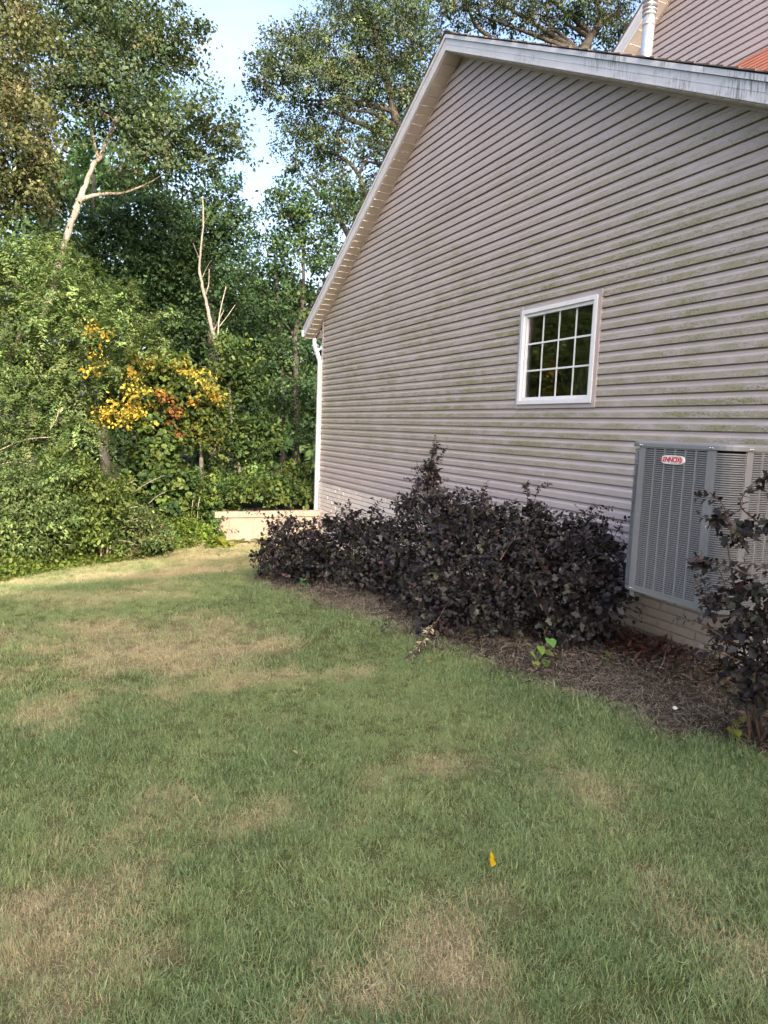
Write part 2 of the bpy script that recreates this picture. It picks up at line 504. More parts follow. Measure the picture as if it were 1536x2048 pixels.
def dryness(x, y):
    """0 green .. 1 straw: how parched the lawn is at a place"""
    d = (fbm(x, y * 1.5, .8) - .47) * 1.7 + .07 + (fbm(x + 3, y * 1.6 + 8, 2.6) - .5) * 1.5 + (fbm(x + 31, y + 18, 8.) - .5) * .9
    d = d + .34 * ss((y - 6.5) / 4.0)
    for bx, by, rx, ry, s in ((1.14, 1.86, .22, .14, .75), (.14, 2.05, .3, .2, .45), (-.15, 2.5, .35, .2, .45), (.96, 1.73, .3, .07, .6), (1.9, 1.7, .3, .3, .35), (1.3, 2.6, .5, .25, .2), (.3, 5.4, 1.0, .5, .28), (1.3, 5.6, .7, .28, .34), (1.5, 4.4, .9, .12, .4), (1.8, 9.6, .8, .5, .45), (.2, 7.0, .8, .8, .3), (1.9, 3.1, .5, .3, .25)):
        d = d + s * .8 * (.35 + 1.3 * fbm(x + 5, y + 2, 6.)) * np.exp(-(((x - bx) / rx) ** 2 + ((y - by) / ry) ** 2))
    bd = bed_dist(x, y)
    d = d - .6 * np.exp(-((bd + .25) / .5) ** 2) * (y < 9)
    for bx, by, rx, ry, s in ((.55, 2.35, .45, .35, .35), (1.75, 2.4, .4, .5, .45), (.9, 3.6, .9, .5, .3), (2.7, 8.9, .5, .5, .8)):
        d = d - s * np.exp(-(((x - bx) / rx) ** 2 + ((y - by) / ry) ** 2))
    return np.clip(d, .03, .93)

def sheet(name, xs, ys, zf, mat, keep=None, attr=None):
    X, Y = np.meshgrid(xs, ys); nx, ny = len(xs), len(ys)
    Z = zf(X, Y)
    co = np.stack([X.ravel(), Y.ravel(), Z.ravel()], 1)
    i = np.arange(nx - 1)[None, :] + nx * np.arange(ny - 1)[:, None]
    f = np.stack([i, i + 1, i + 1 + nx, i + nx], -1).reshape(-1, 4)
    if keep is not None:
        cx = co[f].mean(1); f = f[keep(cx[:, 0], cx[:, 1])]
        u = np.unique(f); mp = np.zeros(len(co), int); mp[u] = np.arange(len(u)); co = co[u]; f = mp[f]
    me = np_mesh(name, co, f, mat, smooth=True)
    if attr is not None:
        a = me.attributes.new('dry', 'FLOAT', 'POINT'); a.data.foreach_set('value', attr(co[:, 0], co[:, 1]).astype(np.float32))
    return link(name, me)

far = np.array([14, 20, 30, 45, 70, 110, 180, 300, 500.])
gx = np.concatenate([-far[::-1] - 0, np.arange(-12, 14.1, .5), far + 6])
gy = np.concatenate([-far[::-1], np.arange(-12, 12.6, .5), np.arange(12.6, 16, .2), np.arange(16, 40.1, 1.), far + 34])
gx = np.unique(gx); gy = np.unique(gy)
tag(sheet('ground', gx, gy, lambda x, y: gz(x, y) - .03 + .05 * (fbm(x, y, .5) - .5) * (y > 13.5), m_floor), kind='structure')
tag(sheet('lawn', np.arange(-9, 4.75, .12), np.arange(-6, 13, .12), lambda x, y: gz(x, y) + .012 * (fbm(x, y, 2.5) - .5),
          m_soil, lambda x, y: (bed_dist(x, y) < .1) & (lawn_in(x, y) > -.1) & (x < 4.62), dryness), kind='structure')
tag(sheet('mulch_bed', np.arange(2.0, 4.66, .06), np.arange(.6, 10.6, .06),
          lambda x, y: gz(x, y) + .004 + .05 * ss(bed_dist(x, y) / .5) + .03 * (fbm(x, y, 4.) - .5),
          m_mulch, lambda x, y: bed_dist(x, y) > -.06), kind='structure')

# ================================================================ HOUSE
HX = 4.64; YN = 3.2; YF = 13.15; YA = 8.25; ZA = 6.325; SL = .545; SR = .51
house = thing('house', 'beige vinyl sided house with steep white trimmed gable and lower pale block base', 'house', (HX, YA, 0))
H0 = Vector((HX, YA, 0))
def hb(mb, name, mat, parent=None, smooth=False, base=H0):
    """build a mesh of house coordinates (world) as a child of the house or of one of its parts"""
    org = base
    return mb.build(name, mat, parent or house, smooth, None) if False else _child(mb, name, mat, parent or house, smooth)
def _world_off(p):
    v = Vector((0, 0, 0))
    while p is not None:
        v += Vector(p.location); p = p.parent
    return v
def _child(mb, name, mat, parent, smooth):
    off = _world_off(parent)
    mb.v = [(p[0] - off.x, p[1] - off.y, p[2] - off.z) for p in mb.v]
    return mb.build(name, mat, parent, smooth)

def yL(z): return min(YF, YA + (ZA - z) / SL)
def yR(z): return max(YN, YA - (ZA - z) / SR)

# solid core of the wall, 6 mm behind the planks
core = MB()
prof = [(YN, -.7), (YF, -.7), (YF, ZA - SL * (YF - YA)), (YA, ZA), (YN, ZA - SR * (YA - YN))]
WY0, WY1, WZ0, WZ1 = 5.40, 6.60, 2.005, 3.01      # window opening
xa, xb = HX + .012, HX + .15
def core_box(y0, y1, z0, z1): core.box((xa, y0, z0), (xb, y1, z1))
core_box(YN, WY0 + .03, -.7, 3.6); core_box(WY1 - .03, YF - .002, -.7, 3.6)
core_box(WY0 + .03, WY1 - .03, -.7, WZ0 + .03); core_box(WY0 + .03, WY1 - .03, WZ1 - .03, 3.6)
core.prism([(xa, YN, 3.6), (xa, YF - .002, 3.6), (xa, YF - .002, ZA - SL * (YF - YA)), (xa, YA, ZA), (xa, YN, ZA - SR * (YA - YN))],
           [(xb, YN, 3.6), (xb, YF - .002, 3.6), (xb, YF - .002, ZA - SL * (YF - YA)), (xb, YA, ZA), (xb, YN, ZA - SR * (YA - YN))])
# the other walls of the block
core.box((HX + .16, YN + .005, -.7), (14., YN + .15, 3.7)); core.box((HX + .16, YF - .15, -.7), (14., YF - .005, 3.6))
_child(core, 'wall', m_trim, house, False)

# planks: Dutch lap courses, each its own piece
PROF = [(-.004, .0045), (.0170, .0045), (.0160, .056), (.0035, .075), (.0015, .0945)]   # (outward, up) from the butt to the top
_pr = random.Random(31)
def plank(z0, ya_fn, yb_fn, X, mat, name='siding_plank', splits=()):
    mb = MB()
    pa = []; pb = []
    X += _pr.uniform(-.0014, .0014); z0 += _pr.uniform(-.0012, .0012)
    for ox, dz in PROF + [(-.004, .0945)]:
        z = z0 + dz
        pa.append((X - ox, ya_fn(z), z)); pb.append((X - ox, yb_fn(z), z))
    mb.prism(pa, pb)
    return _child(mb, name, mat, house, False)
ncourse = int((ZA - .03 - Z_SIDE0) / EXPO) + 1
for i in range(ncourse):
    z0 = Z_SIDE0 + i * EXPO
    ztop = z0 + .0945
    if yL(ztop) - yR(ztop) < .02: continue
    if z0 + .05 > WZ0 - .055 and z0 + .05 < WZ1 + .055:
        plank(z0, lambda z: max(yR(z), YN), lambda z: WY0 - .045, HX, m_siding)
        plank(z0, lambda z: WY1 + .045, lambda z: min(yL(z), YF - .045), HX, m_siding)
    else:
        # panels carry two courses and lap over each other here and there
        yj = (YN + 1.2 + ((i // 2) * 2.83) % 3.4, YN + 1.2 + ((i // 2) * 2.83) % 3.4 + 3.66)
        cuts = [y for y in yj if yR(z0 + .1) + .3 < y < yL(z0 + .1) - .3]
        edges = [None] + cuts + [None]
        for k in range(len(edges) - 1):
            lo, hi = edges[k], edges[k + 1]
            plank(z0, (lambda z: yR(z)) if lo is None else (lambda z, lo=lo: lo - .02), (lambda z: min(yL(z), YF - .045)) if hi is None else (lambda z, hi=hi: hi), HX - .0016 * (k % 2), m_siding)
# the wall round the near corner
for i in range(30):
    z0 = Z_SIDE0 + i * EXPO
    if z0 > 3.5: break
    mb = MB()
    mb.prism([(HX + .02, YN - ox, z0 + dz) for ox, dz in PROF + [(-.004, .0945)]], [(8.7, YN - ox, z0 + dz) for ox, dz in PROF + [(-.004, .0945)]])
    _child(mb, 'siding_plank', m_siding_up, house, False)
mb = MB(); mb.box((HX - .022, YN - .022, Z_SIDE0 - .01), (HX + .02, YN + .03, ZA - SR * (YA - YN) - .02)); _child(mb, 'corner_post', m_trim, house, False)
mb = MB(); mb.box((HX - .022, YF - .045, Z_SIDE0 - .01), (HX + .02, YF + .004, ZA - SL * (YF - YA) - .02)); mb.box((HX - .026, YF - .058, Z_SIDE0 - .01), (HX - .004, YF - .045, ZA - SL * (YF - YA) + .0))
_child(mb, 'corner_post', m_trim, house, False)
# starter strip over the block base
mb = MB(); mb.box((HX - .012, YN, Z_SIDE0 - .02), (HX + .004, YF - .06, Z_SIDE0 - .004)); _child(mb, 'starter_strip', m_trim, house, False)

# block base: long narrow blocks, recessed joints
mb = MB(); mb.box((HX + .0, YN, -.72), (HX + .005, YF - .003, Z_SIDE0 - .02)); _child(mb, 'mortar_bed', m_mortar, house, False)
BL, BH, J = .40, .075, .008
rnd = random.Random(5)
def block_mesh(name, mat, L=BL - J):
    b = MB(); w = .004
    b.hexa([(-.012, w, w), (.008, 0, 0), (.008, L, 0), (-.012, L - w, w), (-.012, w, BH - J - w), (.008, 0, BH - J), (.008, L, BH - J), (-.012, L - w, BH - J - w)])
    me = bpy.data.meshes.new(name); me.from_pydata(b.v, [], b.f); me.materials.append(mat); me.update(); return me
blk_far = block_mesh('brick', m_brick); blk_near = block_mesh('brick', m_brick2)
nrow = 18
rest = MB()
cnt = 0
for r in range(nrow):
    z = Z_SIDE0 - .022 - (r + 1) * BH
    off = (.2 if r % 2 else 0) + rnd.uniform(-.03, .03)
    y = YN - off
    while y < YF - .02:
        y0 = max(y, YN); y1 = min(y + BL - J, YF - .005)
        vis_far = y > 8.8 and z > -.22
        vis_near = y < 4.7
        if y1 - y0 > .05:
            if (vis_far or vis_near) and cnt < 290 and abs((y1 - y0) - (BL - J)) < .005:
                o = link('brick', blk_near if vis_near else blk_far, house, (rnd.uniform(-.0015, .0015), y - H0.y, z)); cnt += 1
            else:
                rest.box((HX - .011, y0, z), (HX + .004, y1, z + BH - J))
        y += BL
o = _child(rest, 'brickwork', m_brick, house, False); o['kind'] = 'stuff'

# ---------------- window
win = bpy.data.objects.new('window', None); C.objects.link(win); win.parent = house; win.location = (0, (WY0 + WY1) / 2 - YA, (WZ0 + WZ1) / 2)
win['label'] = 'white framed window with twelve panes set in the siding'
fr = MB()
xo, xi = HX - .042, HX + .06
T1 = .042
for (a, b) in (((xo, WY0, WZ0), (xi, WY1, WZ0 + T1)), ((xo, WY0, WZ1 - T1), (xi, WY1, WZ1)), ((xo, WY0, WZ0 + T1), (xi, WY0 + T1, WZ1 - T1)), ((xo, WY1 - T1, WZ0 + T1), (xi, WY1, WZ1 - T1))):
    fr.box(a, b)
_child(fr, 'outer_frame', m_winwhite, win, False)
fr = MB(); y0, y1, z0, z1 = WY0 + T1, WY1 - T1, WZ0 + T1, WZ1 - T1; T2 = .034
for (a, b) in (((xo + .022, y0, z0), (xi, y1, z0 + T2)), ((xo + .022, y0, z1 - T2), (xi, y1, z1)), ((xo + .022, y0, z0 + T2), (xi, y0 + T2, z1 - T2)), ((xo + .022, y1 - T2, z0 + T2), (xi, y1, z1 - T2))):
    fr.box(a, b)
_child(fr, 'sash', m_winwhite, win, False)
gy0, gy1, gz0, gz1 = y0 + T2, y1 - T2, z0 + T2, z1 - T2
XG = HX + .012
for k in range(1, 4):
    yc = gy0 + (gy1 - gy0) * k / 4
    b = MB(); b.box((XG - .006, yc - .0085, gz0), (XG + .004, yc + .0085, gz1)); _child(b, 'muntin', m_winwhite, win, False)
for k in range(1, 3):
    zc = gz0 + (gz1 - gz0) * k / 3
    b = MB(); b.box((XG - .007, gy0, zc - .0085), (XG + .003, gy1, zc + .0085)); _child(b, 'muntin', m_winwhite, win, False)
pw = (gy1 - gy0) / 4; ph = (gz1 - gz0) / 3
pm = None
for i in range(4):
    for j in range(3):
        b = MB(); yc = gy0 + pw * i; zc = gz0 + ph * j
        b.add([(XG - .002, yc + .0087, zc + .0087), (XG - .002, yc + pw - .0087, zc + .0087), (XG - .002, yc + pw - .0087, zc + ph - .0087), (XG - .002, yc + .0087, zc + ph - .0087)], [(3, 2, 1, 0)])
        _child(b, 'pane', m_glass, win, False)
# J channel round the window, in the siding colour
b = MB(); t = .045
for (p, q) in (((HX - .030, WY0 - t, WZ0 - t), (HX + .006, WY0 - .001, WZ1 + t)), ((HX - .030, WY1 + .001, WZ0 - t), (HX + .006, WY1 + t, WZ1 + t)), ((HX - .024, WY0 - .001, WZ1 + .001), (HX + .006, WY1 + .001, WZ1 + t)), ((HX - .024, WY0 - .001, WZ0 - t), (HX + .006, WY1 + .001, WZ0 - .001))):
    b.box(p, q)
_child(b, 'window_surround', m_trim, win, False)
# the dim room behind, and the brown jamb seen through the far panes
b = MB(); y0, y1, z0, z1 = WY0 - .6, WY1 + .8, WZ0 - .8, WZ1 + .5; x0, x1 = HX + .16, HX + 2.4
b.add([(x0, y0, z0), (x1, y0, z0), (x1, y1, z0), (x0, y1, z0), (x0, y0, z1), (x1, y0, z1), (x1, y1, z1), (x0, y1, z1)],
      [(0, 1, 2, 3), (4, 7, 6, 5), (0, 4, 5, 1), (1, 5, 6, 2), (2, 6, 7, 3)])
_child(b, 'room', m_room, win, False)
b = MB(); b.box((HX + .062, WY1 - .09, WZ0 + .03), (HX + .15, WY1 - .031, WZ1 - .03)); b.box((HX + .062, WY0 + .031, WZ0 + .03), (HX + .15, WY0 + .05, WZ1 - .03)); b.box((HX + .062, WY0 + .05, WZ0 + .031), (HX + .15, WY1 - .09, WZ0 + .05))
_child(b, 'jamb', m_jamb, win, False)

# ---------------- rakes, soffits, roof
def rake_set(X, Ya, Za, S, Yend, sgn, t_bot, t_top, npan, oh, thick_x=.022):
    """one slope: fascia board, shingle mould, soffit panels, trim. sgn +1 runs to +Y"""
    zl = lambda y: Za - S * abs(y - Ya)
    y0, y1 = Ya, Yend
    xf = X - oh
    b = MB()
    def strip(xa_, xb_, za_, zb_, ya=y0, yb=y1):
        b.hexa([(xa_, ya, zl(ya) + za_), (xb_, ya, zl(ya) + za_), (xb_, yb, zl(yb) + za_), (xa_, yb, zl(yb) + za_),
                (xa_, ya, zl(ya) + zb_), (xb_, ya, zl(ya) + zb_), (xb_, yb, zl(yb) + zb_), (xa_, yb, zl(yb) + zb_)])
    strip(xf, xf + thick_x, t_bot, t_top - .048)
    # the bent lower lip and two shallow ribs of the sheet
    strip(xf - .003, xf - .0005, t_bot, t_bot + .012); strip(xf - .0025, xf - .0005, t_bot + .07, t_bot + .074)
    _child(b, 'rake_board', m_rake, house, False)
    b = MB(); strip(xf - .016, xf + thick_x, t_top - .044, t_top)
    _child(b, 'rake_mould', m_rake, house, False)
    # soffit panels with an open joint between them, each a little tilted so that its lip catches light
    run = (y1 - y0) / npan
    me = None
    for k in range(npan):
        ya = y0 + run * k + .004 * sgn; yb = y0 + run * (k + 1) - .003 * sgn
        b = MB()
        d0, d1 = .0, .008
        xs0, xs1 = xf + thick_x + .002, X - .004
        b.hexa([(xs0, ya, zl(ya) + .003 - d1), (xs1, ya, zl(ya) + .003 - d1), (xs1, yb, zl(yb) + .003 + d0), (xs0, yb, zl(yb) + .003 + d0),
                (xs0, ya, zl(ya) + .018), (xs1, ya, zl(ya) + .018), (xs1, yb, zl(yb) + .018), (xs0, yb, zl(yb) + .018)])
        b.hexa([(xs0, yb - .006 * sgn, zl(yb) - .004), (xs1, yb - .006 * sgn, zl(yb) - .004), (xs1, yb, zl(yb) - .004), (xs0, yb, zl(yb) - .004),
                (xs0, yb - .006 * sgn, zl(yb) + .001), (xs1, yb - .006 * sgn, zl(yb) + .001), (xs1, yb, zl(yb) + .001), (xs0, yb, zl(yb) + .001)])
        _child(b, 'soffit_panel', m_soffit, house, False)
    b = MB(); xf_, xs = X - .020, X - .006
    strip(X - .026, X - .012, -.026, -.004); _child(b, 'soffit_trim', m_trim, house, False)
    b = MB(); strip(xf + thick_x, X + .02, .0185, .05); _child(b, 'soffit_backing', m_soffit, house, False)
OH = .24
EYF = 13.62; EYN = 2.75
rake_set(HX, YA, ZA, SL, EYF, 1, .012, .195, 40, OH)
rake_set(HX, YA, ZA, SR, EYN, -1, .012, .195, 40, OH)
# roof deck and shingle courses
def slope_roof(X0, X1, Ya, Za, S, Yend, sgn, base, mat, deck_mat, n, part):
    zl = lambda y: Za - S * abs(y - Ya) + base
    b = MB()
    b.hexa([(X0 + .03, Ya, zl(Ya) - .02), (X1, Ya, zl(Ya) - .02), (X1, Yend, zl(Yend) - .02), (X0 + .03, Yend, zl(Yend) - .02),
            (X0 + .03, Ya, zl(Ya)), (X1, Ya, zl(Ya)), (X1, Yend, zl(Yend)), (X0 + .03, Yend, zl(Yend))])
    deck = _child(b, 'roof', deck_mat, house, False)
    run = (Yend - Ya) / n
    rr = random.Random(n)
    for k in range(n):
        ya = Ya + run * (k - .25); yb = Ya + run * (k + 1)
        if k == 0: ya = Ya
        e = rr.uniform(-.012, .010); th = .014
        b = MB()
        b.hexa([(X0 + e, ya, zl(ya) + .001), (X1, ya, zl(ya) + .001), (X1, yb, zl(yb) + .004), (X0 + e, yb, zl(yb) + .004),
                (X0 + e, ya, zl(ya) + .004), (X1, ya, zl(ya) + .004), (X1, yb, zl(yb) + .004 + th), (X0 + e, yb, zl(yb) + .004 + th)])
        _child(b, 'shingle', mat, deck, False)
    return deck
slope_roof(HX - OH - .02, 10.6, YA, ZA, SL, EYF + .02, 1, .205, m_shingle, m_shingle, 40, '')
slope_roof(HX - OH - .02, 8.75, YA, ZA, SR, EYN - .02, -1, .205, m_shingle, m_shingle, 40, '')
b = MB(); zc = ZA + .205
for s, S in ((1, SL), (-1, SR)):
    b.hexa([(HX - OH - .025, YA, zc + .02), (10.6, YA, zc + .02), (10.6, YA + s * .15, zc + .02 - S * .15), (HX - OH - .025, YA + s * .15, zc + .02 - S * .15),
            (HX - OH - .025, YA, zc + .036), (10.6, YA, zc + .036), (10.6, YA + s * .15, zc + .032 - S * .15), (HX - OH - .025, YA + s * .15, zc + .032 - S * .15)])
_child(b, 'ridge_cap', m_shingle, house, False)

# eave box at the far corner, gutter, downspout
ze = ZA - SL * (EYF - YA)
b = MB(); b.prism([(HX + .02, EYF - .01, ze + .0), (HX + .02, YF + .004, ze + .0 - .02), (HX + .02, YF + .004, ze + .20), (HX + .02, EYF - .01, ze + .02)],
                  [(10.6, EYF - .01, ze + .0), (10.6, YF + .004, ze + .0 - .02), (10.6, YF + .004, ze + .20), (10.6, EYF - .01, ze + .02)])
_child(b, 'eave_box', m_soffit, house, False)
gp = [(0, .0), (.012, -.0), (.05, .0), (.085, .03), (.10, .075), (.125, .10), (.125, .125), (0, .125)]
b = MB(); gyo = EYF + .012; gzo = ze + .03
b.prism([(HX - OH - .015, gyo + p[0], gzo + p[1]) for p in gp], [(10.6, gyo + p[0], gzo + p[1]) for p in gp])
_child(b, 'gutter', m_white, house, False)
def rect_pipe(mb, pts, w, d):
    """rectangular downspout along a polyline in a plane of Y and Z mostly"""
    rings = []
    pts = [Vector(p) for p in pts]
    for i, p in enumerate(pts):
        t = (pts[min(i + 1, len(pts) - 1)] - pts[max(i - 1, 0)]).normalized()
        u = Vector((1, 0, 0)); u = (u - t * u.dot(t)).normalized(); v = t.cross(u)
        rings.append([p + u * (w / 2) * a + v * (d / 2) * c for a, c in ((-1, -.7), (-.8, -1), (.8, -1), (1, -.7), (1, .7), (.8, 1), (-.8, 1), (-1, .7))])
    n = 8
    vs_ = [q for r in rings for q in r]; fs = []
    for i in range(len(pts) - 1):
        for k in range(n): fs.append((i * n + k, i * n + (k + 1) % n, (i + 1) * n + (k + 1) % n, (i + 1) * n + k))
    fs += [tuple(range(n - 1, -1, -1)), tuple((len(pts) - 1) * n + k for k in range(n))]
    mb.add(vs_, fs)
b = MB()
px_ = HX - .055
rect_pipe(b, [(px_, 13.50, ze - .01), (px_, 13.50, ze - .10), (px_, 13.485, ze - .14), (px_, 13.45, ze - .18), (px_, 13.22, ze - .40), (px_, 13.175, ze - .45), (px_, 13.16, ze - .50), (px_, 13.16, 1.6), (px_, 13.16, -.02)], .062, .082)
ds = _child(b, 'downspout', m_white, house, False)
for z in (2.2, .9):
    b = MB(); b.box((px_ - .034, 13.16 - .046, z), (px_ + .05, 13.16 + .046, z + .03)); _child(b, 'strap', m_white, ds, False)
b = MB(); b.box((px_ - .036, 13.50 - .02, ze - .155), (px_ + .036, 13.57, ze - .14)); _child(b, 'elbow_seam', m_white, ds, False)

# vent pipe through the near slope
VX, VY = 5.3, 5.76
zv = ZA - SR * (YA - VY) + .2
b = MB(); b.tube([(VX, VY, zv - .15), (VX, VY, zv + .52)], .056, 24)
vp = _child(b, 'vent_pipe', m_steel, house, True); vp['label'] = 'galvanised vent pipe with ringed cap rising behind the rake'
b = MB(); b.tube([(VX, VY, zv + .52), (VX, VY, zv + .535), (VX, VY, zv + .55)], [.066, .066, .058], 24); b.tube([(VX, VY, zv + .43), (VX, VY, zv + .445)], .060, 24); _child(b, 'collar', m_steel, vp, True)
b = MB(); b.tube([(VX, VY, zv + .55), (VX, VY, zv + .78)], .042, 16); _child(b, 'inner_pipe', m_steel, vp, True)
for k in range(4):
    z = zv + .56 + .045 * k
    b = MB(); b.tube([(VX, VY, z), (VX, VY, z + .012), (VX, VY, z + .022)], [.070, .070, .050], 24); _child(b, 'cap_ring', m_steel, vp, True)
b = MB(); b.tube([(VX, VY, zv + .735), (VX, VY, zv + .75), (VX, VY, zv + .80)], [.074, .070, .02], 24); _child(b, 'cap_top', m_steel, vp, True)
b = MB(); b.tube([(VX, VY, zv - .02), (VX, VY, zv + .06)], [.11, .058], 24); _child(b, 'flashing', m_steel, vp, True)

# ---------------- the taller wing behind: gable wall parallel to the first one
X2 = 8.8; S2 = .757; Y2 = 9.34; Z2 = 8.30    # a point on its rake line
YA2 = 3.2; ZA2 = Z2 + S2 * (Y2 - YA2)
def z2(y): return ZA2 - S2 * abs(y - YA2)
b = MB(); b.prism([(X2 + .006, -4, 4.), (X2 + .006, 11.2, 4.), (X2 + .006, 11.2, z2(11.2)), (X2 + .006, YA2, ZA2), (X2 + .006, -4, z2(-4))],
                  [(16, -4, 4.), (16, 11.2, 4.), (16, 11.2, z2(11.2)), (16, YA2, ZA2), (16, -4, z2(-4))])
_child(b, 'upper_wall', m_trim, house, False)
nc2 = int((ZA2 - 5.2) / EXPO)
for i in range(nc2):
    z0 = 5.2 + i * EXPO
    if z0 > 10.4: break
    plank(z0, lambda z: max(-4., YA2 - (ZA2 - z) / S2), lambda z: min(11.2, YA2 + (ZA2 - z) / S2), X2, m_siding_up, 'upper_siding_plank')
rake_set(X2, YA2, ZA2, S2, 11.6, 1, .012, .235, 48, .30)
zl = lambda y: ZA2 - S2 * abs(y - YA2) + .245
b = MB()
b.hexa([(X2 - .32, YA2, zl(YA2)), (16, YA2, zl(YA2)), (16, 11.7, zl(11.7)), (X2 - .32, 11.7, zl(11.7)), (X2 - .32, YA2, zl(YA2) + .03), (16, YA2, zl(YA2) + .03), (16, 11.7, zl(11.7) + .03), (X2 - .32, 11.7, zl(11.7) + .03)])
b.hexa([(X2 - .32, YA2, zl(YA2)), (16, YA2, zl(YA2)), (16, -5, zl(-5)), (X2 - .32, -5, zl(-5)), (X2 - .32, YA2, zl(YA2) + .03), (16, YA2, zl(YA2) + .03), (16, -5, zl(-5) + .03), (X2 - .32, -5, zl(-5) + .03)])
_child(b, 'upper_roof', m_shingle, house, False)
# reddish lean-to roof against the taller wall
b = MB(); y0, y1 = 1.0, 7.72
b.hexa([(7.3, y0, 5.55), (X2 - .02, y0, 6.93), (X2 - .02, y1, 6.93), (7.3, y1, 5.55), (7.3, y0, 5.6), (X2 - .02, y0, 6.98), (X2 - .02, y1, 6.98), (7.3, y1, 5.6)])
lean = _child(b, 'lean_to_roof', m_redshingle, house, False)
for k in range(13):
    xa_ = 7.3 + k * .113; xb_ = xa_ + .14; f = lambda x: 5.6 + (x - 7.3) * 1.38 / 1.48
    b = MB(); b.hexa([(xa_, y0, f(xa_) + .004), (xb_, y0, f(xb_) + .001), (xb_, y1 - .02, f(xb_) + .001), (xa_, y1 - .02, f(xa_) + .004),
                      (xa_, y0, f(xa_) + .022), (xb_, y0, f(xb_) + .004), (xb_, y1 - .02, f(xb_) + .004), (xa_, y1 - .02, f(xa_) + .022)])
    _child(b, 'shingle', m_redshingle, lean, False)

# ================================================================ RETAINING WALL
rw = thing('retaining_wall', 'low tan concrete retaining wall at the back corner of the house', 'wall', (3.4, 13.1, -.5))
b = MB(); b.box((2.62, 13.0, -.7), (HX - .03, 13.09, -.055)); _child(b, 'wall_face', m_conc, rw, False)
b = MB()
b.box((2.58, 12.965, -.045), (HX - .02, 13.092, .065)); o = _child(b, 'cap', m_conc, rw, False)

# ================================================================ AIR CONDITIONER
AX0, AX1, AY0, AY1, AZ0, AZ1 = 3.60, 4.46, 2.95, 3.81, .637, 1.668
ac = thing('air_conditioner', 'grey louvred air conditioner with red lettered badge mounted off the house wall', 'air conditioner', ((AX0 + AX1) / 2, (AY0 + AY1) / 2, AZ0))
AR = .13
def ac_outline(inset=0., n=6):
    """clockwise seen from above, starting at the near front corner"""
    pts = []
    for cx, cy, a0 in ((AX0 + AR, AY0 + AR, PI), (AX1 - AR, AY0 + AR, 1.5 * PI), (AX1 - AR, AY1 - AR, 0), (AX0 + AR, AY1 - AR, .5 * PI)):
        for k in range(n + 1):
            a = a0 + (PI / 2) * k / n
            pts.append((cx + (AR - inset) * math.cos(a), cy + (AR - inset) * math.sin(a)))
    return pts
def ac_prism(name, inset, z0, z1, mat, smooth=False):
    b = MB(); o = ac_outline(inset); b.prism([(x, y, z0) for x, y in o], [(x, y, z1) for x, y in o]); return _child(b, name, mat, ac, smooth)
ac_prism('coil', .045, AZ0 + .02, AZ1 - .03, m_acdark)
# base pan and top cover with a rounded shoulder
b = MB(); o = ac_outline(0); b.prism([(x, y, AZ0) for x, y in o], [(x, y, AZ0 + .028) for x, y in o]); _child(b, 'base_pan', m_ac, ac, False)
b = MB(); lev = [(-.006, AZ1 - .040), (-.009, AZ1 - .037), (-.009, AZ1 - .014), (-.003, AZ1 - .004), (.012, AZ1), (.06, AZ1 + .002)]
rings = [[(x, y, z) for x, y in ac_outline(i)] for i, z in lev]
n = len(rings[0]); vs_ = [p for r in rings for p in r]
fs = [(i * n + k, i * n + (k + 1) % n, (i + 1) * n + (k + 1) % n, (i + 1) * n + k) for i in range(len(rings) - 1) for k in range(n)] + [tuple((len(rings) - 1) * n + k for k in range(n)), tuple(range(n - 1, -1, -1))]
b.add(vs_, fs); _child(b, 'top_cover', m_ac, ac, False)
# posts on both sides of each rounded corner, panels of louvres between
LZ0, LZ1 = AZ0 + .034, AZ1 - .044
NR = 68
pitch = (LZ1 - LZ0 - .01) / NR
def face_pt(face, t, out):
    """t metres along the face from its left end seen from outside; out = metres outside the skin"""
    if face == 'front': return (AX0 - out, AY1 - AR - t)
    if face == 'side': return (AX0 + AR + t, AY0 - out)
    if face == 'nearcorner':
        a = PI + t / AR; return (AX0 + AR + (AR + out) * math.cos(a), AY0 + AR + (AR + out) * math.sin(a))
    if face == 'farcorner':
        a = PI / 2 + t / AR; return (AX0 + AR + (AR + out) * math.cos(a), AY1 - AR + (AR + out) * math.sin(a))
def panel_box(b, face, t0, t1, z0, z1, o0, o1, seg=1):
    for s in range(seg):
        ta = t0 + (t1 - t0) * s / seg; tb = t0 + (t1 - t0) * (s + 1) / seg
        q = [face_pt(face, ta, o0), face_pt(face, ta, o1), face_pt(face, tb, o1), face_pt(face, tb, o0)]
        b.hexa([(x, y, z0) for x, y in q] + [(x, y, z1) for x, y in q])
FL = AY1 - AY0 - 2 * AR
SLn = AX1 - AX0 - 2 * AR
def post(face, t0, t1):
    b = MB(); panel_box(b, face, t0, t1, LZ0 - .008, LZ1 + .006, -.012, .001); _child(b, 'corner_stile', m_ac, ac, False)
post('front', -.012, .042); post('front', FL - .052, FL + .010)
post('side', -.010, .045); post('side', SLn - .05, SLn)
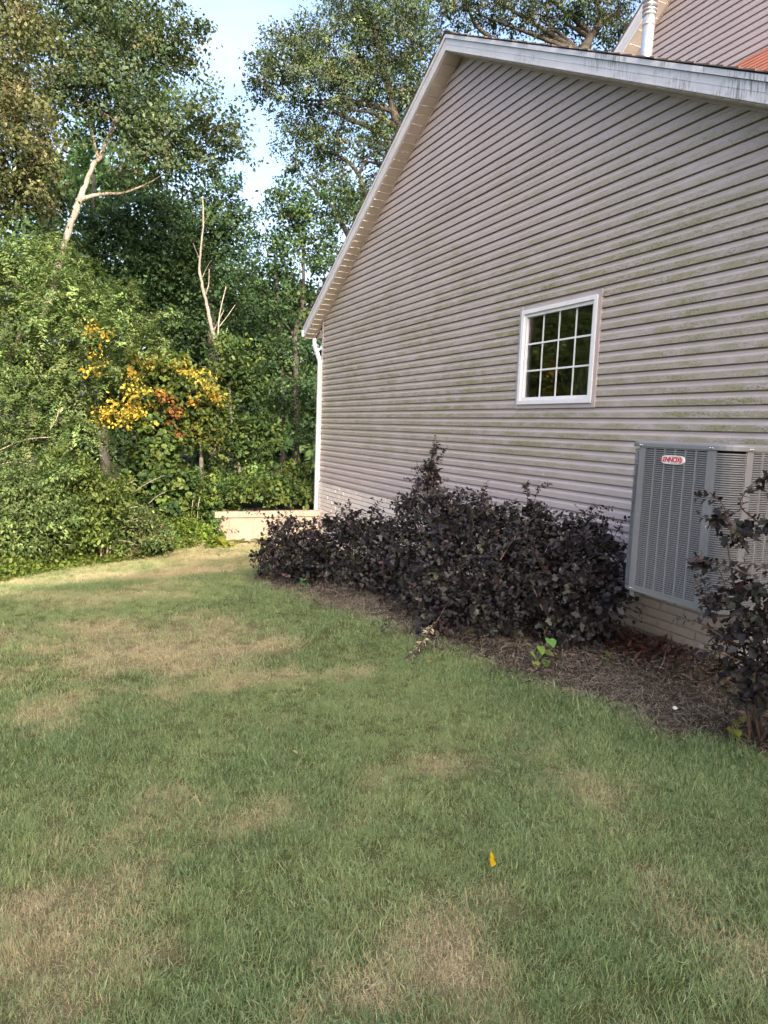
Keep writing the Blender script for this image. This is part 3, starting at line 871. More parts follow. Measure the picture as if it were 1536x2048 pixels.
# seam of each stile
for f_, t_ in (('front', .006), ('front', FL - .018)):
    b = MB(); panel_box(b, f_, t_, t_ + .003, LZ0 - .008, LZ1 + .006, .001, .003); _child(b, 'seam', m_ac, ac, False)
def louvre(face, t0, t1, z, seg=1):
    """one bent slat: outer lip low, top tucked in"""
    b = MB()
    for s in range(seg):
        ta = t0 + (t1 - t0) * s / seg; tb = t0 + (t1 - t0) * (s + 1) / seg
        prof = [(-.012, .0098), (.0, .0078), (.0016, .0071), (.0020, .0014), (.0004, .0004), (-.012, .0072)]
        pa = [(*face_pt(face, ta, o), z + dz) for o, dz in prof]; pb = [(*face_pt(face, tb, o), z + dz) for o, dz in prof]
        b.prism(pa, pb)
    _child(b, 'louver', m_ac, ac, False)
for k in range(NR):
    z = LZ0 + .004 + k * pitch
    louvre('front', .042, FL - .052, z)
    louvre('nearcorner', .008, AR * PI / 2 - .008, z, 4)
    louvre('side', .045, SLn - .05, z)
    louvre('farcorner', .006, AR * PI / 2 - .014, z, 4)
for face, t0, t1 in (('front', .042, FL - .052), ('side', .045, SLn - .05)):
    for k in range(1, 6):
        t = t0 + (t1 - t0) * k / 6
        b = MB(); panel_box(b, face, t - .0055, t + .0055, LZ0, LZ1, -.010, .0012); _child(b, 'rib', m_ac, ac, False)
    for za in (LZ0 - .006, LZ1 - .004):
        b = MB(); panel_box(b, face, t0, t1, za, za + .010, -.010, .0018); _child(b, 'rail', m_ac, ac, False)
# badge
bz, by = 1.554, 3.391
o = bpy.data.objects.new('badge', None)
b = MB(); ns = 28; W2, H2 = .098, .0295
ol = []
for k in range(ns):
    a = 2 * PI * k / ns; c_, s_ = math.cos(a), math.sin(a)
    e = .55
    ol.append((math.copysign(abs(c_) ** e, c_) * W2, math.copysign(abs(s_) ** .7, s_) * H2))
b.prism([(AX0 - .003, by - u, bz + v) for u, v in ol], [(AX0 - .012, by - u * .97, bz + v * .95) for u, v in ol])
badge = _child(b, 'badge', m_badge, ac, False)
def text_mesh(body, size, shear, mat, parent, loc_world, name):
    cu = bpy.data.curves.new(name, 'FONT'); cu.body = body; cu.size = size; cu.shear = shear; cu.extrude = .0012; cu.align_x = 'CENTER'; cu.align_y = 'CENTER'; cu.space_character = .88; cu.offset = size * .018
    ob = bpy.data.objects.new(name, cu); C.objects.link(ob)
    bpy.context.view_layer.update()
    me = bpy.data.meshes.new_from_object(ob.evaluated_get(bpy.context.evaluated_depsgraph_get()))
    bpy.data.objects.remove(ob); bpy.data.curves.remove(cu)
    me.name = name; me.materials.clear(); me.materials.append(mat)
    # text x -> -Y, text y -> Z, text z -> -X
    me.transform(Matrix(((0, 0, -1, 0), (-1, 0, 0, 0), (0, 1, 0, 0), (0, 0, 0, 1))))
    off = _world_off(parent)
    return link(name, me, parent, Vector(loc_world) - off)
text_mesh('LENNOX', .043, .22, m_red, badge, (AX0 - .0128, by + .016, bz), 'lettering')
# swoosh: a tapering arc closing round the right end of the word
b = MB(); arc = []
for k in range(15):
    a = math.radians(112 - 224 * k / 14); w = .001 + .0085 * math.sin(PI * k / 14)
    arc.append((a, w))
outer = [(.058 + .021 * math.cos(a), .0215 * math.sin(a)) for a, w in arc]
inner = [(.058 + (.021 - w) * math.cos(a), (.0215 - w * .35) * math.sin(a)) for a, w in arc]
for k in range(14):
    q = [outer[k], outer[k + 1], inner[k + 1], inner[k]]
    b.hexa([(AX0 - .0121, by - u, bz + v) for u, v in q] + [(AX0 - .0140, by - u, bz + v) for u, v in q])
for v in (.0215 * math.sin(math.radians(112)), -.0215 * math.sin(math.radians(112))):
    b.box((AX0 - .0138, by - .046, bz + v - .0008), (AX0 - .0121, by + .01, bz + v + .0008))
_child(b, 'swoosh', m_red, badge, False)
# screws
sc = MB(); sc.tube([(0, 0, 0), (-.003, 0, 0), (-.0055, 0, 0)], [.0055, .005, .0025], 8)
sm = bpy.data.meshes.new('screw'); sm.from_pydata(sc.v, [], sc.f); sm.materials.append(m_screw); sm.polygons.foreach_set('use_smooth', [True] * len(sm.polygons)); sm.update()
aco = _world_off(ac)
def screw(face, t, z, out=.003):
    x, y = face_pt(face, t, out); s = link('screw', sm, ac, Vector((x, y, z)) - aco)
    s.rotation_euler = (0, 0, PI / 2 if face == 'side' else 0)
for t in (.000, .018, FL - .028, FL - .008): screw('front', t, AZ1 - .026, .0095)
for t in (.0, .020): screw('side', t, AZ1 - .026, .0095)
for t in (.015, FL - .018): screw('front', t, 1.16, .001)
screw('side', .018, 1.16, .001)
for t in (.004, .022, FL - .02): screw('front', t, AZ0 + .016, .001)
# wall brackets
for y in (AY0 + .12, AY1 - .12):
    b = MB(); b.box((AX0 + .03, y - .02, AZ0 - .045), (HX - .01, y + .02, AZ0 - .003)); b.box((HX - .05, y - .02, AZ0 - .12), (HX - .012, y + .02, AZ0 - .05))
    _child(b, 'bracket', m_ac, ac, False)

# ================================================================ VEGETATION
LOBES = {
    'leaning_tree': [(0.5, 19.8, 10.89, 1.32), (1.36, 19.3, 10.09, 1.2), (2.13, 19.02, 10.72, 0.72), (2.45, 18.8, 10.14, 0.84), (1.56, 19.05, 8.91, 1.32), (0.8, 19.42, 9.0, 1.08), (2.43, 18.61, 8.59, 0.96), (3.19, 18.22, 8.27, 0.72), (3.78, 17.94, 8.17, 0.54), (-0.17, 19.92, 9.43, 1.08), (2.09, 18.66, 7.75, 0.96), (3.02, 18.24, 7.79, 0.6), (2.03, 19.13, 11.19, 0.36), (2.36, 18.99, 11.26, 0.34), (2.68, 18.78, 10.74, 0.48), (2.94, 18.61, 10.4, 0.36), (1.05, 19.62, 11.5, 0.84), (0.19, 20.09, 12.06, 1.08), (1.39, 19.57, 12.35, 0.96)],
    'corner_tree': [(-0.7, 15.63, 8.68, 0.82), (-0.8, 15.54, 7.58, 0.82), (-0.65, 15.33, 6.5, 0.82), (-0.47, 15.33, 7.14, 0.64), (-0.32, 15.14, 6.24, 0.55), (-0.74, 15.26, 5.59, 0.73), (-0.41, 15.11, 5.69, 0.46), (-1.19, 15.93, 9.2, 0.82), (-1.63, 15.95, 7.82, 1.01), (-1.65, 15.75, 6.18, 1.01), (-1.92, 15.68, 4.63, 1.01)],
    'dark_tree': [(4.52, 23.15, 8.22, 0.93), (4.08, 23.23, 7.28, 1.24), (4.78, 22.87, 7.0, 0.93), (4.91, 22.67, 5.93, 0.85), (3.38, 23.57, 7.41, 1.24), (2.68, 23.93, 7.69, 1.08), (3.78, 23.21, 6.04, 1.39), (2.66, 23.72, 5.99, 1.24), (1.82, 24.22, 6.88, 1.08), (1.27, 24.53, 7.32, 0.93), (5.03, 22.48, 4.86, 0.93), (4.32, 22.72, 4.22, 1.08), (3.2, 23.31, 4.79, 1.24), (4.67, 23.16, 8.84, 0.54), (5.15, 22.82, 7.94, 0.46)],
    'forked_tree': [(5.48, 19.22, 7.0, 0.74), (6.21, 18.92, 7.29, 0.87), (6.94, 18.59, 7.32, 0.67), (5.22, 19.22, 6.06, 0.67), (5.95, 18.89, 6.09, 1.0), (6.8, 18.5, 6.12, 0.67), (5.45, 18.96, 4.87, 0.87), (6.18, 18.61, 4.77, 0.8), (4.95, 19.14, 4.45, 0.6), (5.67, 18.67, 3.42, 0.87), (5.18, 18.86, 3.14, 0.74), (5.9, 18.43, 2.37, 0.67), (5.4, 18.57, 1.69, 0.74), (6.01, 18.25, 1.31, 0.47), (4.92, 18.84, 2.06, 0.67), (5.49, 19.3, 7.66, 0.47), (5.09, 19.16, 5.12, 0.54)],
    'oak': [(7.31, 24.88, 14.45, 0.93), (6.98, 24.85, 13.1, 1.1), (7.75, 24.44, 12.62, 1.27), (8.84, 24.11, 14.01, 1.52), (9.92, 23.68, 14.56, 1.52), (9.12, 23.77, 12.35, 1.52), (10.21, 23.36, 13.06, 1.52), (10.99, 23.15, 14.27, 1.18), (7.58, 24.37, 11.44, 0.85), (8.34, 23.96, 10.97, 1.01), (9.41, 23.42, 10.68, 1.18), (10.49, 23.0, 11.23, 1.01), (8.17, 23.88, 9.79, 0.68), (9.39, 23.26, 9.34, 0.85), (6.44, 25.06, 12.74, 0.59), (6.77, 25.08, 14.09, 0.59), (9.17, 24.14, 15.37, 1.18), (10.55, 23.55, 15.76, 1.35), (11.28, 22.83, 12.77, 0.85), (8.76, 23.44, 8.47, 0.76), (7.92, 24.51, 13.8, 0.68), (7.41, 24.31, 10.43, 0.51)],
    'far_oak': [(15.3, 28.42, 18.95, 1.16), (16.46, 27.92, 19.2, 1.27), (17.6, 27.34, 18.83, 1.16), (18.76, 26.84, 19.09, 1.27), (19.72, 26.38, 18.92, 1.27), (20.87, 25.86, 18.97, 1.27), (21.83, 25.39, 18.8, 1.06), (16.09, 28.25, 20.45, 1.48), (18.01, 27.4, 20.74, 1.48), (20.13, 26.44, 20.82, 1.69), (21.65, 25.66, 20.26, 1.06), (14.55, 28.92, 20.17, 1.27)],
    'locust': [(-0.36, 12.65, 3.92, 0.62), (0.27, 12.33, 3.72, 0.5), (-0.58, 12.65, 3.14, 0.7), (0.05, 12.36, 3.17, 0.7), (0.69, 12.09, 3.35, 0.46), (1.01, 11.98, 3.59, 0.27), (-0.38, 12.47, 2.46, 0.7), (0.32, 12.16, 2.57, 0.7), (0.89, 11.94, 2.9, 0.46), (1.25, 11.82, 3.22, 0.31), (-0.53, 12.45, 1.76, 0.62), (0.1, 12.17, 1.87, 0.62), (0.81, 11.9, 2.28, 0.46), (-0.4, 12.31, 1.15, 0.46), (-0.93, 12.89, 3.74, 0.62), (-0.95, 12.7, 2.21, 0.7), (1.31, 11.74, 2.84, 0.31), (1.6, 11.67, 3.31, 0.22), (-0.07, 12.56, 4.24, 0.35), (-1.22, 12.92, 2.96, 0.85)],
    'vine_tree': [(1.57, 14.01, 2.42, 0.56), (2.16, 13.7, 2.17, 0.51), (1.14, 14.15, 2.04, 0.51), (2.4, 13.54, 1.81, 0.35), (1.81, 13.81, 1.79, 0.51), (2.58, 13.5, 2.1, 0.23), (1.99, 13.84, 2.63, 0.33), (2.57, 13.44, 1.64, 0.23)],
    'vine_mound': [(1.72, 13.11, 1.17, 0.4), (1.47, 13.18, 0.8, 0.49), (1.87, 12.97, 0.64, 0.4), (2.03, 12.85, 0.3, 0.31), (1.31, 13.19, 0.27, 0.49), (1.56, 13.21, 1.42, 0.31)],
    'sassafras': [(3.23, 15.3, 2.9, 0.48), (3.61, 15.08, 2.6, 0.42), (3.03, 15.33, 2.47, 0.4), (3.7, 14.99, 2.19, 0.4), (3.11, 15.19, 1.64, 0.44), (3.69, 14.9, 1.45, 0.49), (2.82, 15.28, 1.31, 0.4), (4.07, 14.71, 1.36, 0.38), (3.39, 14.98, 1.02, 0.32), (3.33, 15.31, 3.32, 0.32)],
    'viburnum': [(2.55, 13.29, 0.39, 0.35), (2.8, 13.15, 0.22, 0.32), (2.38, 13.32, -0.03, 0.35), (2.67, 13.17, -0.16, 0.26), (2.97, 13.09, 0.36, 0.23)],
    'bank_shrub': [(3.72, 15.39, 0.18, 0.35), (4.07, 15.23, 0.2, 0.35), (4.41, 15.05, 0.07, 0.29), (4.81, 14.87, 0.07, 0.29), (5.11, 14.74, 0.13, 0.24), (3.86, 15.3, -0.01, 0.22)],
    'edge1': [(-0.47, 10.5, 0.57, 0.5), (-0.84, 10.61, 0.16, 0.46), (-0.48, 10.42, -0.02, 0.36), (-0.11, 10.31, 0.39, 0.36)],
    'edge2': [(0.08, 10.94, 0.8, 0.39), (0.52, 10.7, 0.54, 0.39), (0.07, 10.83, -0.04, 0.35), (0.39, 10.71, 0.11, 0.32)],
    'edge3': [(0.63, 11.44, -0.19, 0.3), (0.91, 11.35, 0.08, 0.32), (1.18, 11.22, 0.02, 0.29), (1.32, 11.13, -0.16, 0.23), (0.94, 11.29, -0.29, 0.19)],
    'weed1': [(1.72, 12.49, -0.22, 0.24), (2.0, 12.37, -0.17, 0.21), (2.19, 12.27, -0.23, 0.17), (1.88, 12.39, -0.38, 0.15)],
    'back': [(-1.37, 34.62, 7.36, 2.54), (0.73, 33.55, 6.6, 2.54), (2.84, 32.59, 6.69, 2.54), (4.76, 31.67, 6.35, 2.32), (6.67, 30.74, 6.01, 1.9), (8.59, 29.86, 6.09, 1.9), (10.13, 29.16, 6.16, 1.27), (-1.05, 33.93, 3.18, 2.54), (1.24, 32.78, 2.43, 2.54), (3.55, 31.73, 2.53, 2.32), (5.86, 30.68, 2.63, 2.32), (7.78, 29.8, 2.71, 1.9), (9.31, 29.1, 2.77, 1.69), (-0.32, 33.23, 0.27, 2.32), (2.55, 31.86, -0.03, 2.32), (5.05, 30.72, 0.08, 1.9), (6.97, 29.82, -0.05, 1.69), (8.7, 29.03, 0.02, 1.48), (9.85, 28.53, 0.28, 1.06), (-0.95, 34.78, 10.1, 2.32), (1.36, 33.8, 10.82, 1.9), (3.28, 32.93, 10.9, 1.69)],
    'back2': [(0.2, 29.91, 10.83, 1.65), (1.69, 29.11, 9.99, 1.46), (3.04, 28.68, 11.5, 1.1), (-0.84, 30.03, 8.07, 1.46), (1.47, 28.79, 6.71, 1.65), (3.65, 27.89, 7.53, 1.28), (0.12, 29.22, 5.2, 1.65)],
    'yellow': [(0.72, 14.16, 3.17, 0.15), (0.75, 14.1, 2.78, 0.09), (0.62, 14.12, 2.5, 0.13), (0.99, 13.85, 1.71, 0.22), (1.26, 13.74, 1.81, 0.2), (0.82, 13.92, 1.64, 0.14), (1.45, 13.75, 2.63, 0.15), (1.99, 13.5, 2.59, 0.11), (2.32, 13.33, 2.46, 0.16), (2.56, 13.18, 2.13, 0.16), (1.28, 13.79, 2.31, 0.15), (1.4, 13.71, 2.13, 0.13)],
    'orange': [(1.82, 13.51, 2.06, 0.16), (1.92, 13.43, 1.79, 0.18), (1.77, 13.48, 1.61, 0.13), (1.97, 13.36, 1.45, 0.11), (1.65, 13.6, 2.14, 0.11), (2.23, 13.32, 2.0, 0.09)],
}
SHRUB_LOBES = {
    'A': [(2.4, 8.23, 0.09, 0.29), (2.76, 8.19, 0.27, 0.34), (2.58, 7.91, -0.01, 0.3), (3.09, 7.94, 0.36, 0.31), (2.78, 7.6, 0.04, 0.35), (2.96, 7.19, 0.06, 0.31), (2.48, 8.44, 0.36, 0.19), (2.63, 8.4, 0.53, 0.1), (3.05, 8.21, 0.57, 0.11)],
    'B': [(3.18, 7.26, 0.55, 0.27), (3.11, 6.81, 0.32, 0.33), (2.96, 6.63, 0.01, 0.25), (3.31, 6.76, 0.59, 0.28), (3.23, 6.32, 0.32, 0.31), (3.0, 6.17, 0.04, 0.21), (3.05, 7.55, 0.62, 0.13)],
    'C': [(3.49, 6.38, 0.85, 0.27), (3.41, 6.06, 0.64, 0.32), (3.64, 5.97, 0.82, 0.25), (3.47, 6.53, 1.09, 0.13), (3.51, 6.53, 1.28, 0.09), (3.37, 6.65, 0.84, 0.16)],
    'D': [(3.14, 5.37, 0.42, 0.35), (3.44, 5.37, 0.61, 0.36), (3.67, 5.41, 0.85, 0.22), (2.93, 5.1, 0.12, 0.22), (3.13, 4.91, 0.2, 0.29), (3.49, 4.87, 0.37, 0.34), (3.65, 5.06, 0.66, 0.31), (3.33, 4.69, 0.09, 0.2), (2.97, 5.54, 0.19, 0.22), (2.76, 4.94, -0.01, 0.11), (3.84, 5.23, 0.96, 0.13)],
    'E': [(3.87, 4.86, 0.75, 0.27), (4.01, 4.66, 0.6, 0.3), (3.71, 4.56, 0.41, 0.33), (4.01, 4.41, 0.34, 0.24), (4.19, 4.83, 0.81, 0.17), (3.57, 4.47, 0.13, 0.19), (3.86, 4.34, 0.12, 0.18), (4.28, 4.53, 0.49, 0.13), (3.65, 4.82, 0.51, 0.21), (4.28, 4.67, 0.72, 0.11)],
    'F': [(3.44, 2.58, 0.42, 0.19), (3.39, 2.63, 0.63, 0.13), (3.43, 2.5, 0.66, 0.16), (3.47, 2.62, 0.85, 0.12), (3.35, 2.67, 0.82, 0.07), (3.47, 2.54, 1.14, 0.13), (3.49, 2.66, 1.21, 0.08), (3.23, 2.72, 0.78, 0.04), (3.27, 2.76, 1.23, 0.04), (3.47, 2.57, 1.38, 0.08), (3.39, 2.59, 0.3, 0.11), (3.4, 2.36, 0.36, 0.2), (3.5, 2.37, 0.75, 0.26), (3.37, 2.7, 1.15, 0.05), (3.2, 2.76, 1.01, 0.04)],
}
SHOOTS = {
    'C1': [(3.5, 6.38, 0.93), (3.49, 6.42, 1.18), (3.51, 6.44, 1.44), (3.53, 6.46, 1.65)],
    'C1b': [(3.5, 6.42, 1.18), (3.43, 6.47, 1.33), (3.29, 6.41, 1.26)],
    'C1c': [(3.51, 6.43, 1.33), (3.59, 6.41, 1.44), (3.65, 6.39, 1.54)],
    'C1d': [(3.49, 6.41, 1.08), (3.59, 6.37, 1.16), (3.63, 6.36, 1.21)],
    'C2': [(3.75, 5.93, 0.88), (3.81, 5.93, 1.07), (3.84, 5.93, 1.21)],
    'E1': [(4.01, 4.91, 0.78), (4.15, 4.87, 1.0), (4.25, 4.84, 1.11)],
    'E2': [(4.21, 4.82, 0.79), (4.35, 4.78, 0.97), (4.45, 4.73, 0.95), (4.46, 4.71, 0.84)],
    'E3': [(4.17, 4.85, 0.87), (4.23, 4.84, 1.05), (4.31, 4.81, 1.1)],
    'D1': [(2.98, 5.0, 0.38), (2.68, 4.78, 0.16), (2.42, 4.55, 0.05), (2.28, 4.46, -0.02)],
    'D2': [(3.42, 4.96, 0.79), (3.12, 4.84, 0.53), (2.95, 4.79, 0.38)],
    'D3': [(3.16, 4.63, 0.69), (3.48, 4.84, 0.89), (3.67, 4.87, 1.01)],
    'D4': [(3.33, 4.28, 0.36), (3.37, 4.51, 0.58), (3.55, 4.68, 0.79)],
    'A1': [(2.45, 8.33, 0.28), (2.26, 8.08, 0.21), (1.97, 7.87, 0.11)],
    'A2': [(2.71, 8.34, 0.4), (2.57, 8.43, 0.55), (2.53, 8.45, 0.63)],
    'A3': [(3.07, 8.08, 0.49), (3.18, 8.05, 0.68)],
    'B1': [(3.18, 7.27, 0.66), (3.26, 7.26, 0.83), (3.31, 7.24, 0.89)],
    'B2': [(3.31, 6.77, 0.67), (3.27, 6.82, 0.93), (3.32, 6.81, 1.01)],
    'B3': [(2.87, 5.89, 0.04), (2.59, 5.46, -0.06), (2.43, 5.2, -0.08)],
    'F1': [(3.42, 2.64, 0.82), (3.29, 2.69, 0.79), (3.19, 2.74, 0.84), (3.16, 2.77, 0.92)],
    'F2': [(3.5, 2.64, 1.15), (3.37, 2.71, 1.2), (3.27, 2.76, 1.25), (3.19, 2.8, 1.28)],
    'F3': [(3.44, 2.59, 0.55), (3.25, 2.64, 0.64), (3.15, 2.69, 0.7), (3.07, 2.79, 0.71)],
    'F4': [(3.45, 2.64, 0.96), (3.32, 2.71, 1.01), (3.2, 2.77, 1.06)],
    'F5': [(3.5, 2.65, 1.24), (3.4, 2.71, 1.34), (3.45, 2.7, 1.45)],
    'F6': [(3.35, 2.52, 0.5), (3.23, 2.58, 0.55), (3.11, 2.64, 0.57), (3.07, 2.64, 0.49)],
    'F7': [(3.42, 2.63, 0.77), (3.27, 2.71, 0.84), (3.18, 2.74, 0.77)],
    'seed': [(3.15, 4.1, 0.01), (3.14, 4.12, 0.15)],
}
TMPL_SIMPLE = (np.array([(0, 0, 0), (.48, .5, .10), (1, 0, -.05), (.48, -.5, .10)]), np.array([(0, 2, 1), (0, 3, 2)]))
TMPL_OVAL = (np.array([(0, 0, 0), (.25, .42, .07), (.65, .40, .06), (1, 0, -.10), (.65, -.40, .06), (.25, -.42, .07)]),
             np.array([(0, 2, 1), (0, 3, 2), (0, 5, 4), (0, 4, 3)]))
TMPL_LOBED = (np.array([(.42, 0, -.02), (0, 0, 0), (.30, .50, .13), (.50, .24, .05), (.72, .30, .05), (1.0, 0, -.14), (.72, -.30, .05), (.50, -.24, .05), (.30, -.50, .13)]),
              np.array([(0, 2, 1), (0, 3, 2), (0, 4, 3), (0, 5, 4), (0, 6, 5), (0, 7, 6), (0, 8, 7), (0, 1, 8)]))
TMPL_COMPOUND = None

def leaves_mesh(name, pos_, axis, nor, length, width, tint, tmpl, mat):
    tv, tf = tmpl
    axis = norm(axis); side = norm(np.cross(nor, axis)); nor = np.cross(axis, side)
    n = len(pos_); k = len(tv)
    co = pos_[:, None, :] + axis[:, None, :] * (tv[None, :, 0:1] * length[:, None, None]) + side[:, None, :] * (tv[None, :, 1:2] * width[:, None, None]) + nor[:, None, :] * (tv[None, :, 2:3] * width[:, None, None])
    f = (tf[None] + (np.arange(n) * k)[:, None, None]).reshape(-1, tf.shape[1])
    return np_mesh(name, co.reshape(-1, 3), f, mat, np.repeat(tint, k, 0))

def pick_tint(rng_, n, palette):
    w = np.array([p[1] for p in palette], float); w /= w.sum()
    idx = rng_.choice(len(palette), n, p=w)
    return np.array([p[0] for p in palette])[idx]

DENS = 3.0
def cloud(lobes, seed, leaf, wid, dens, palette, spray=.4, per=16, thick=.5, droop=.3, depth=1.0, jitter=0., upbias=.7, leafvar=.2, feather=False, soft=.9, rn=.42, tight=.22):
    """sprays of leaves through the outer part of every lobe; returns arrays and the spray centres"""
    r_ = np.random.default_rng(seed)
    P_, A_, N_, L_, W_, T_, SC = [], [], [], [], [], [], []
    for (x, y, z, r) in lobes:
        ns = max(3, int(dens * DENS * 12.6 * r * r / max(per, 1)))
        d = norm(r_.normal(size=(ns, 3)))
        d[:, 2] = np.where(d[:, 2] < -.5, -d[:, 2] * .6, d[:, 2]); d = norm(d)
        rad = r * (1 - thick * r_.random(ns) ** 1.3) * r_.uniform(.85, 1.18, ns)
        c = np.array([x, y, z]) + np.array([0, jitter, 0]) * r_.normal() + d * rad[:, None] * np.array([1, depth, 1])
        a = norm(d + r_.normal(size=(ns, 3)) * .6 + np.array([0, 0, -.15 * droop]))
        st = pick_tint(r_, ns, palette) * np.exp(r_.normal(size=(ns, 1)) * .22 + r_.normal() * .16)
        SC.append(c)
        c = np.repeat(c, per, 0); a = np.repeat(a, per, 0); st = np.repeat(st, per, 0); dd = np.repeat(d, per, 0)
        m = len(c); s = min(spray, r * .9)
        u = r_.random((m, 1)) - .5
        p = c + a * u * s + r_.normal(size=(m, 3)) * s * np.array([tight, tight, tight * .65])
        ax = norm(a * .6 + r_.normal(size=(m, 3)) * .75 + np.array([0, 0, -droop]))
        no = norm(np.array([0, 0, upbias]) + dd * soft + r_.normal(size=(m, 3)) * rn)
        if feather:
            # leaflets in two ranks along a drooping stalk
            sg = np.where(np.arange(m) % 2 == 0, 1., -1.)[:, None]
            sn = norm(np.repeat(norm(np.array([0, 0, .9]) + d * .6 + r_.normal(size=(ns, 3)) * .35), per, 0))
            sd = norm(np.cross(sn, a))
            uu = (np.tile(np.arange(per), ns)[:, None] / per) - .5
            p = c + a * uu * s + np.array([0, 0, -1]) * (uu + .5) ** 2 * s * .45 + r_.normal(size=(m, 3)) * .012
            ax = norm(sd * sg + a * .45 + r_.normal(size=(m, 3)) * .18 + np.array([0, 0, -.2]))
            no = norm(sn + r_.normal(size=(m, 3)) * .25)
        ln = leaf * r_.uniform(.5, 1.5, m)
        P_.append(p); A_.append(ax); N_.append(no); L_.append(ln); W_.append(ln * wid * r_.uniform(.8, 1.2, m))
        T_.append(st * np.exp(r_.normal(size=(m, 1)) * leafvar))
    return [np.concatenate(q) for q in (P_, A_, N_, L_, W_, T_)], SC

GREEN_DARK = [((.036, .072, .030), 4), ((.050, .090, .036), 3), ((.072, .112, .040), 1.5)]
GREEN_MID = [((.036, .070, .022), 3), ((.055, .098, .030), 4), ((.080, .122, .038), 2)]
GREEN_OAK = [((.048, .080, .038), 3), ((.068, .100, .047), 4), ((.098, .125, .062), 2), ((.13, .115, .06), .4)]
GREEN_OLIVE = [((.070, .078, .032), 3), ((.105, .105, .046), 3), ((.050, .064, .024), 3), ((.14, .115, .06), 1)]
GREEN_LOCUST = [((.095, .145, .048), 4), ((.130, .182, .063), 4), ((.17, .205, .078), 2), ((.064, .106, .036), 2)]
GREEN_LIGHT = [((.090, .130, .030), 3), ((.130, .165, .040), 3), ((.055, .090, .022), 3)]
YELLOWS = [((.42, .29, .045), 4), ((.38, .22, .035), 2), ((.30, .26, .05), 2)]
ORANGES = [((.28, .12, .03), 3), ((.38, .21, .04), 3), ((.17, .075, .03), 3)]
PURPLES = [((.017, .0135, .0150), 5), ((.029, .0235, .0255), 4), ((.031, .031, .022), 2.2), ((.050, .026, .026), .35), ((.055, .058, .034), .4), ((.050, .044, .046), 1.2)]

def crown_part(parent, arr, mat, tmpl, name='crown'):
    p, a, n_, l, w, t = arr
    off = np.array(_world_off(parent))
    o = link(name, leaves_mesh(name, p - off, a, n_, l, w, t, tmpl, mat), parent)
    o['kind'] = 'stuff'
    return o

def smooth_path(pts, n=4):
    """Catmull-Rom through the points"""
    P = [Vector(p) for p in pts]
    if len(P) < 3: return P
    P = [P[0] * 2 - P[1]] + P + [P[-1] * 2 - P[-2]]
    out = []
    for i in range(1, len(P) - 2):
        for k in range(n):
            t = k / n; a, b, c, d = P[i - 1], P[i], P[i + 1], P[i + 2]
            out.append(.5 * ((2 * b) + (c - a) * t + (2 * a - 5 * b + 4 * c - d) * t * t + (3 * b - a - 3 * c + d) * t ** 3))
    out.append(P[-2]); return out

def limb(parent, pts, r0, r1, mat, name='limb', sides=7, smooth=True):
    q = smooth_path(pts)
    rr = [r0 + (r1 - r0) * (i / (len(q) - 1)) ** .8 for i in range(len(q))]
    if r0 > .03:
        # trunks swell and pinch, and carry knots
        jr = random.Random(int(q[0].x * 1000) + len(q)); rr = [x * jr.uniform(.86, 1.14) for x in rr]
        q = [p + Vector((jr.uniform(-1, 1), jr.uniform(-1, 1), 0)) * r0 * .14 for p in q]
    b = MB(); b.tube(q, rr, sides); return _child(b, name, mat, parent, smooth)

def auto_limbs(parent, trunk, lobes, scs, seed, r, mat, nlimb=8, twigs=4):
    rr = random.Random(seed)
    tp = smooth_path(trunk)
    order = sorted(range(len(lobes)), key=lambda i: -lobes[i][3])
    for j, i in enumerate(order):
        lx, ly, lz, lr = lobes[i]; c = Vector((lx, ly, lz))
        att = min(tp, key=lambda q: (q - c).length + (2.5 * max(0, q.z - c.z + .2 * lr)))
        mid = att.lerp(c, .5) + Vector((rr.uniform(-.1, .1), rr.uniform(-.1, .1), rr.uniform(.0, .25))) * (c - att).length * .5
        b = MB()
        if j < nlimb:
            q = smooth_path([att, mid, c]); b.tube(q, [r * (1 - .75 * k / (len(q) - 1)) for k in range(len(q))], 6)
        pts = scs[i]
        for k in range(twigs if j < nlimb * 2 else 2):
            s = Vector(pts[rr.randrange(len(pts))])
            m2 = c.lerp(s, .5) + Vector((0, 0, .08 * lr))
            b.tube([c, m2, s], [r * .25, r * .16, r * .07], 4)
        _child(b, 'limb', mat, parent, True)

def tree(name, label, cat, base, lobes, seed, leaf, wid, dens, palette, trunk, r0, r1, bark, tmpl=TMPL_SIMPLE, mat=None, limbs=True, nlimb=7, group=None, **kw):
    t = thing(name, label, cat, base, group)
    arr, scs = cloud(lobes, seed, leaf, wid, dens, palette, **kw)
    crown_part(t, arr, mat or m_leaf, tmpl)
    if trunk:
        limb(t, trunk, r0, r1, bark, 'trunk', 10)
        if limbs: auto_limbs(t, trunk, lobes, scs, seed, max(r1, r0 * .3), bark, nlimb)
    return t

WG = 'trees of the wood behind the lawn'
L = LOBES
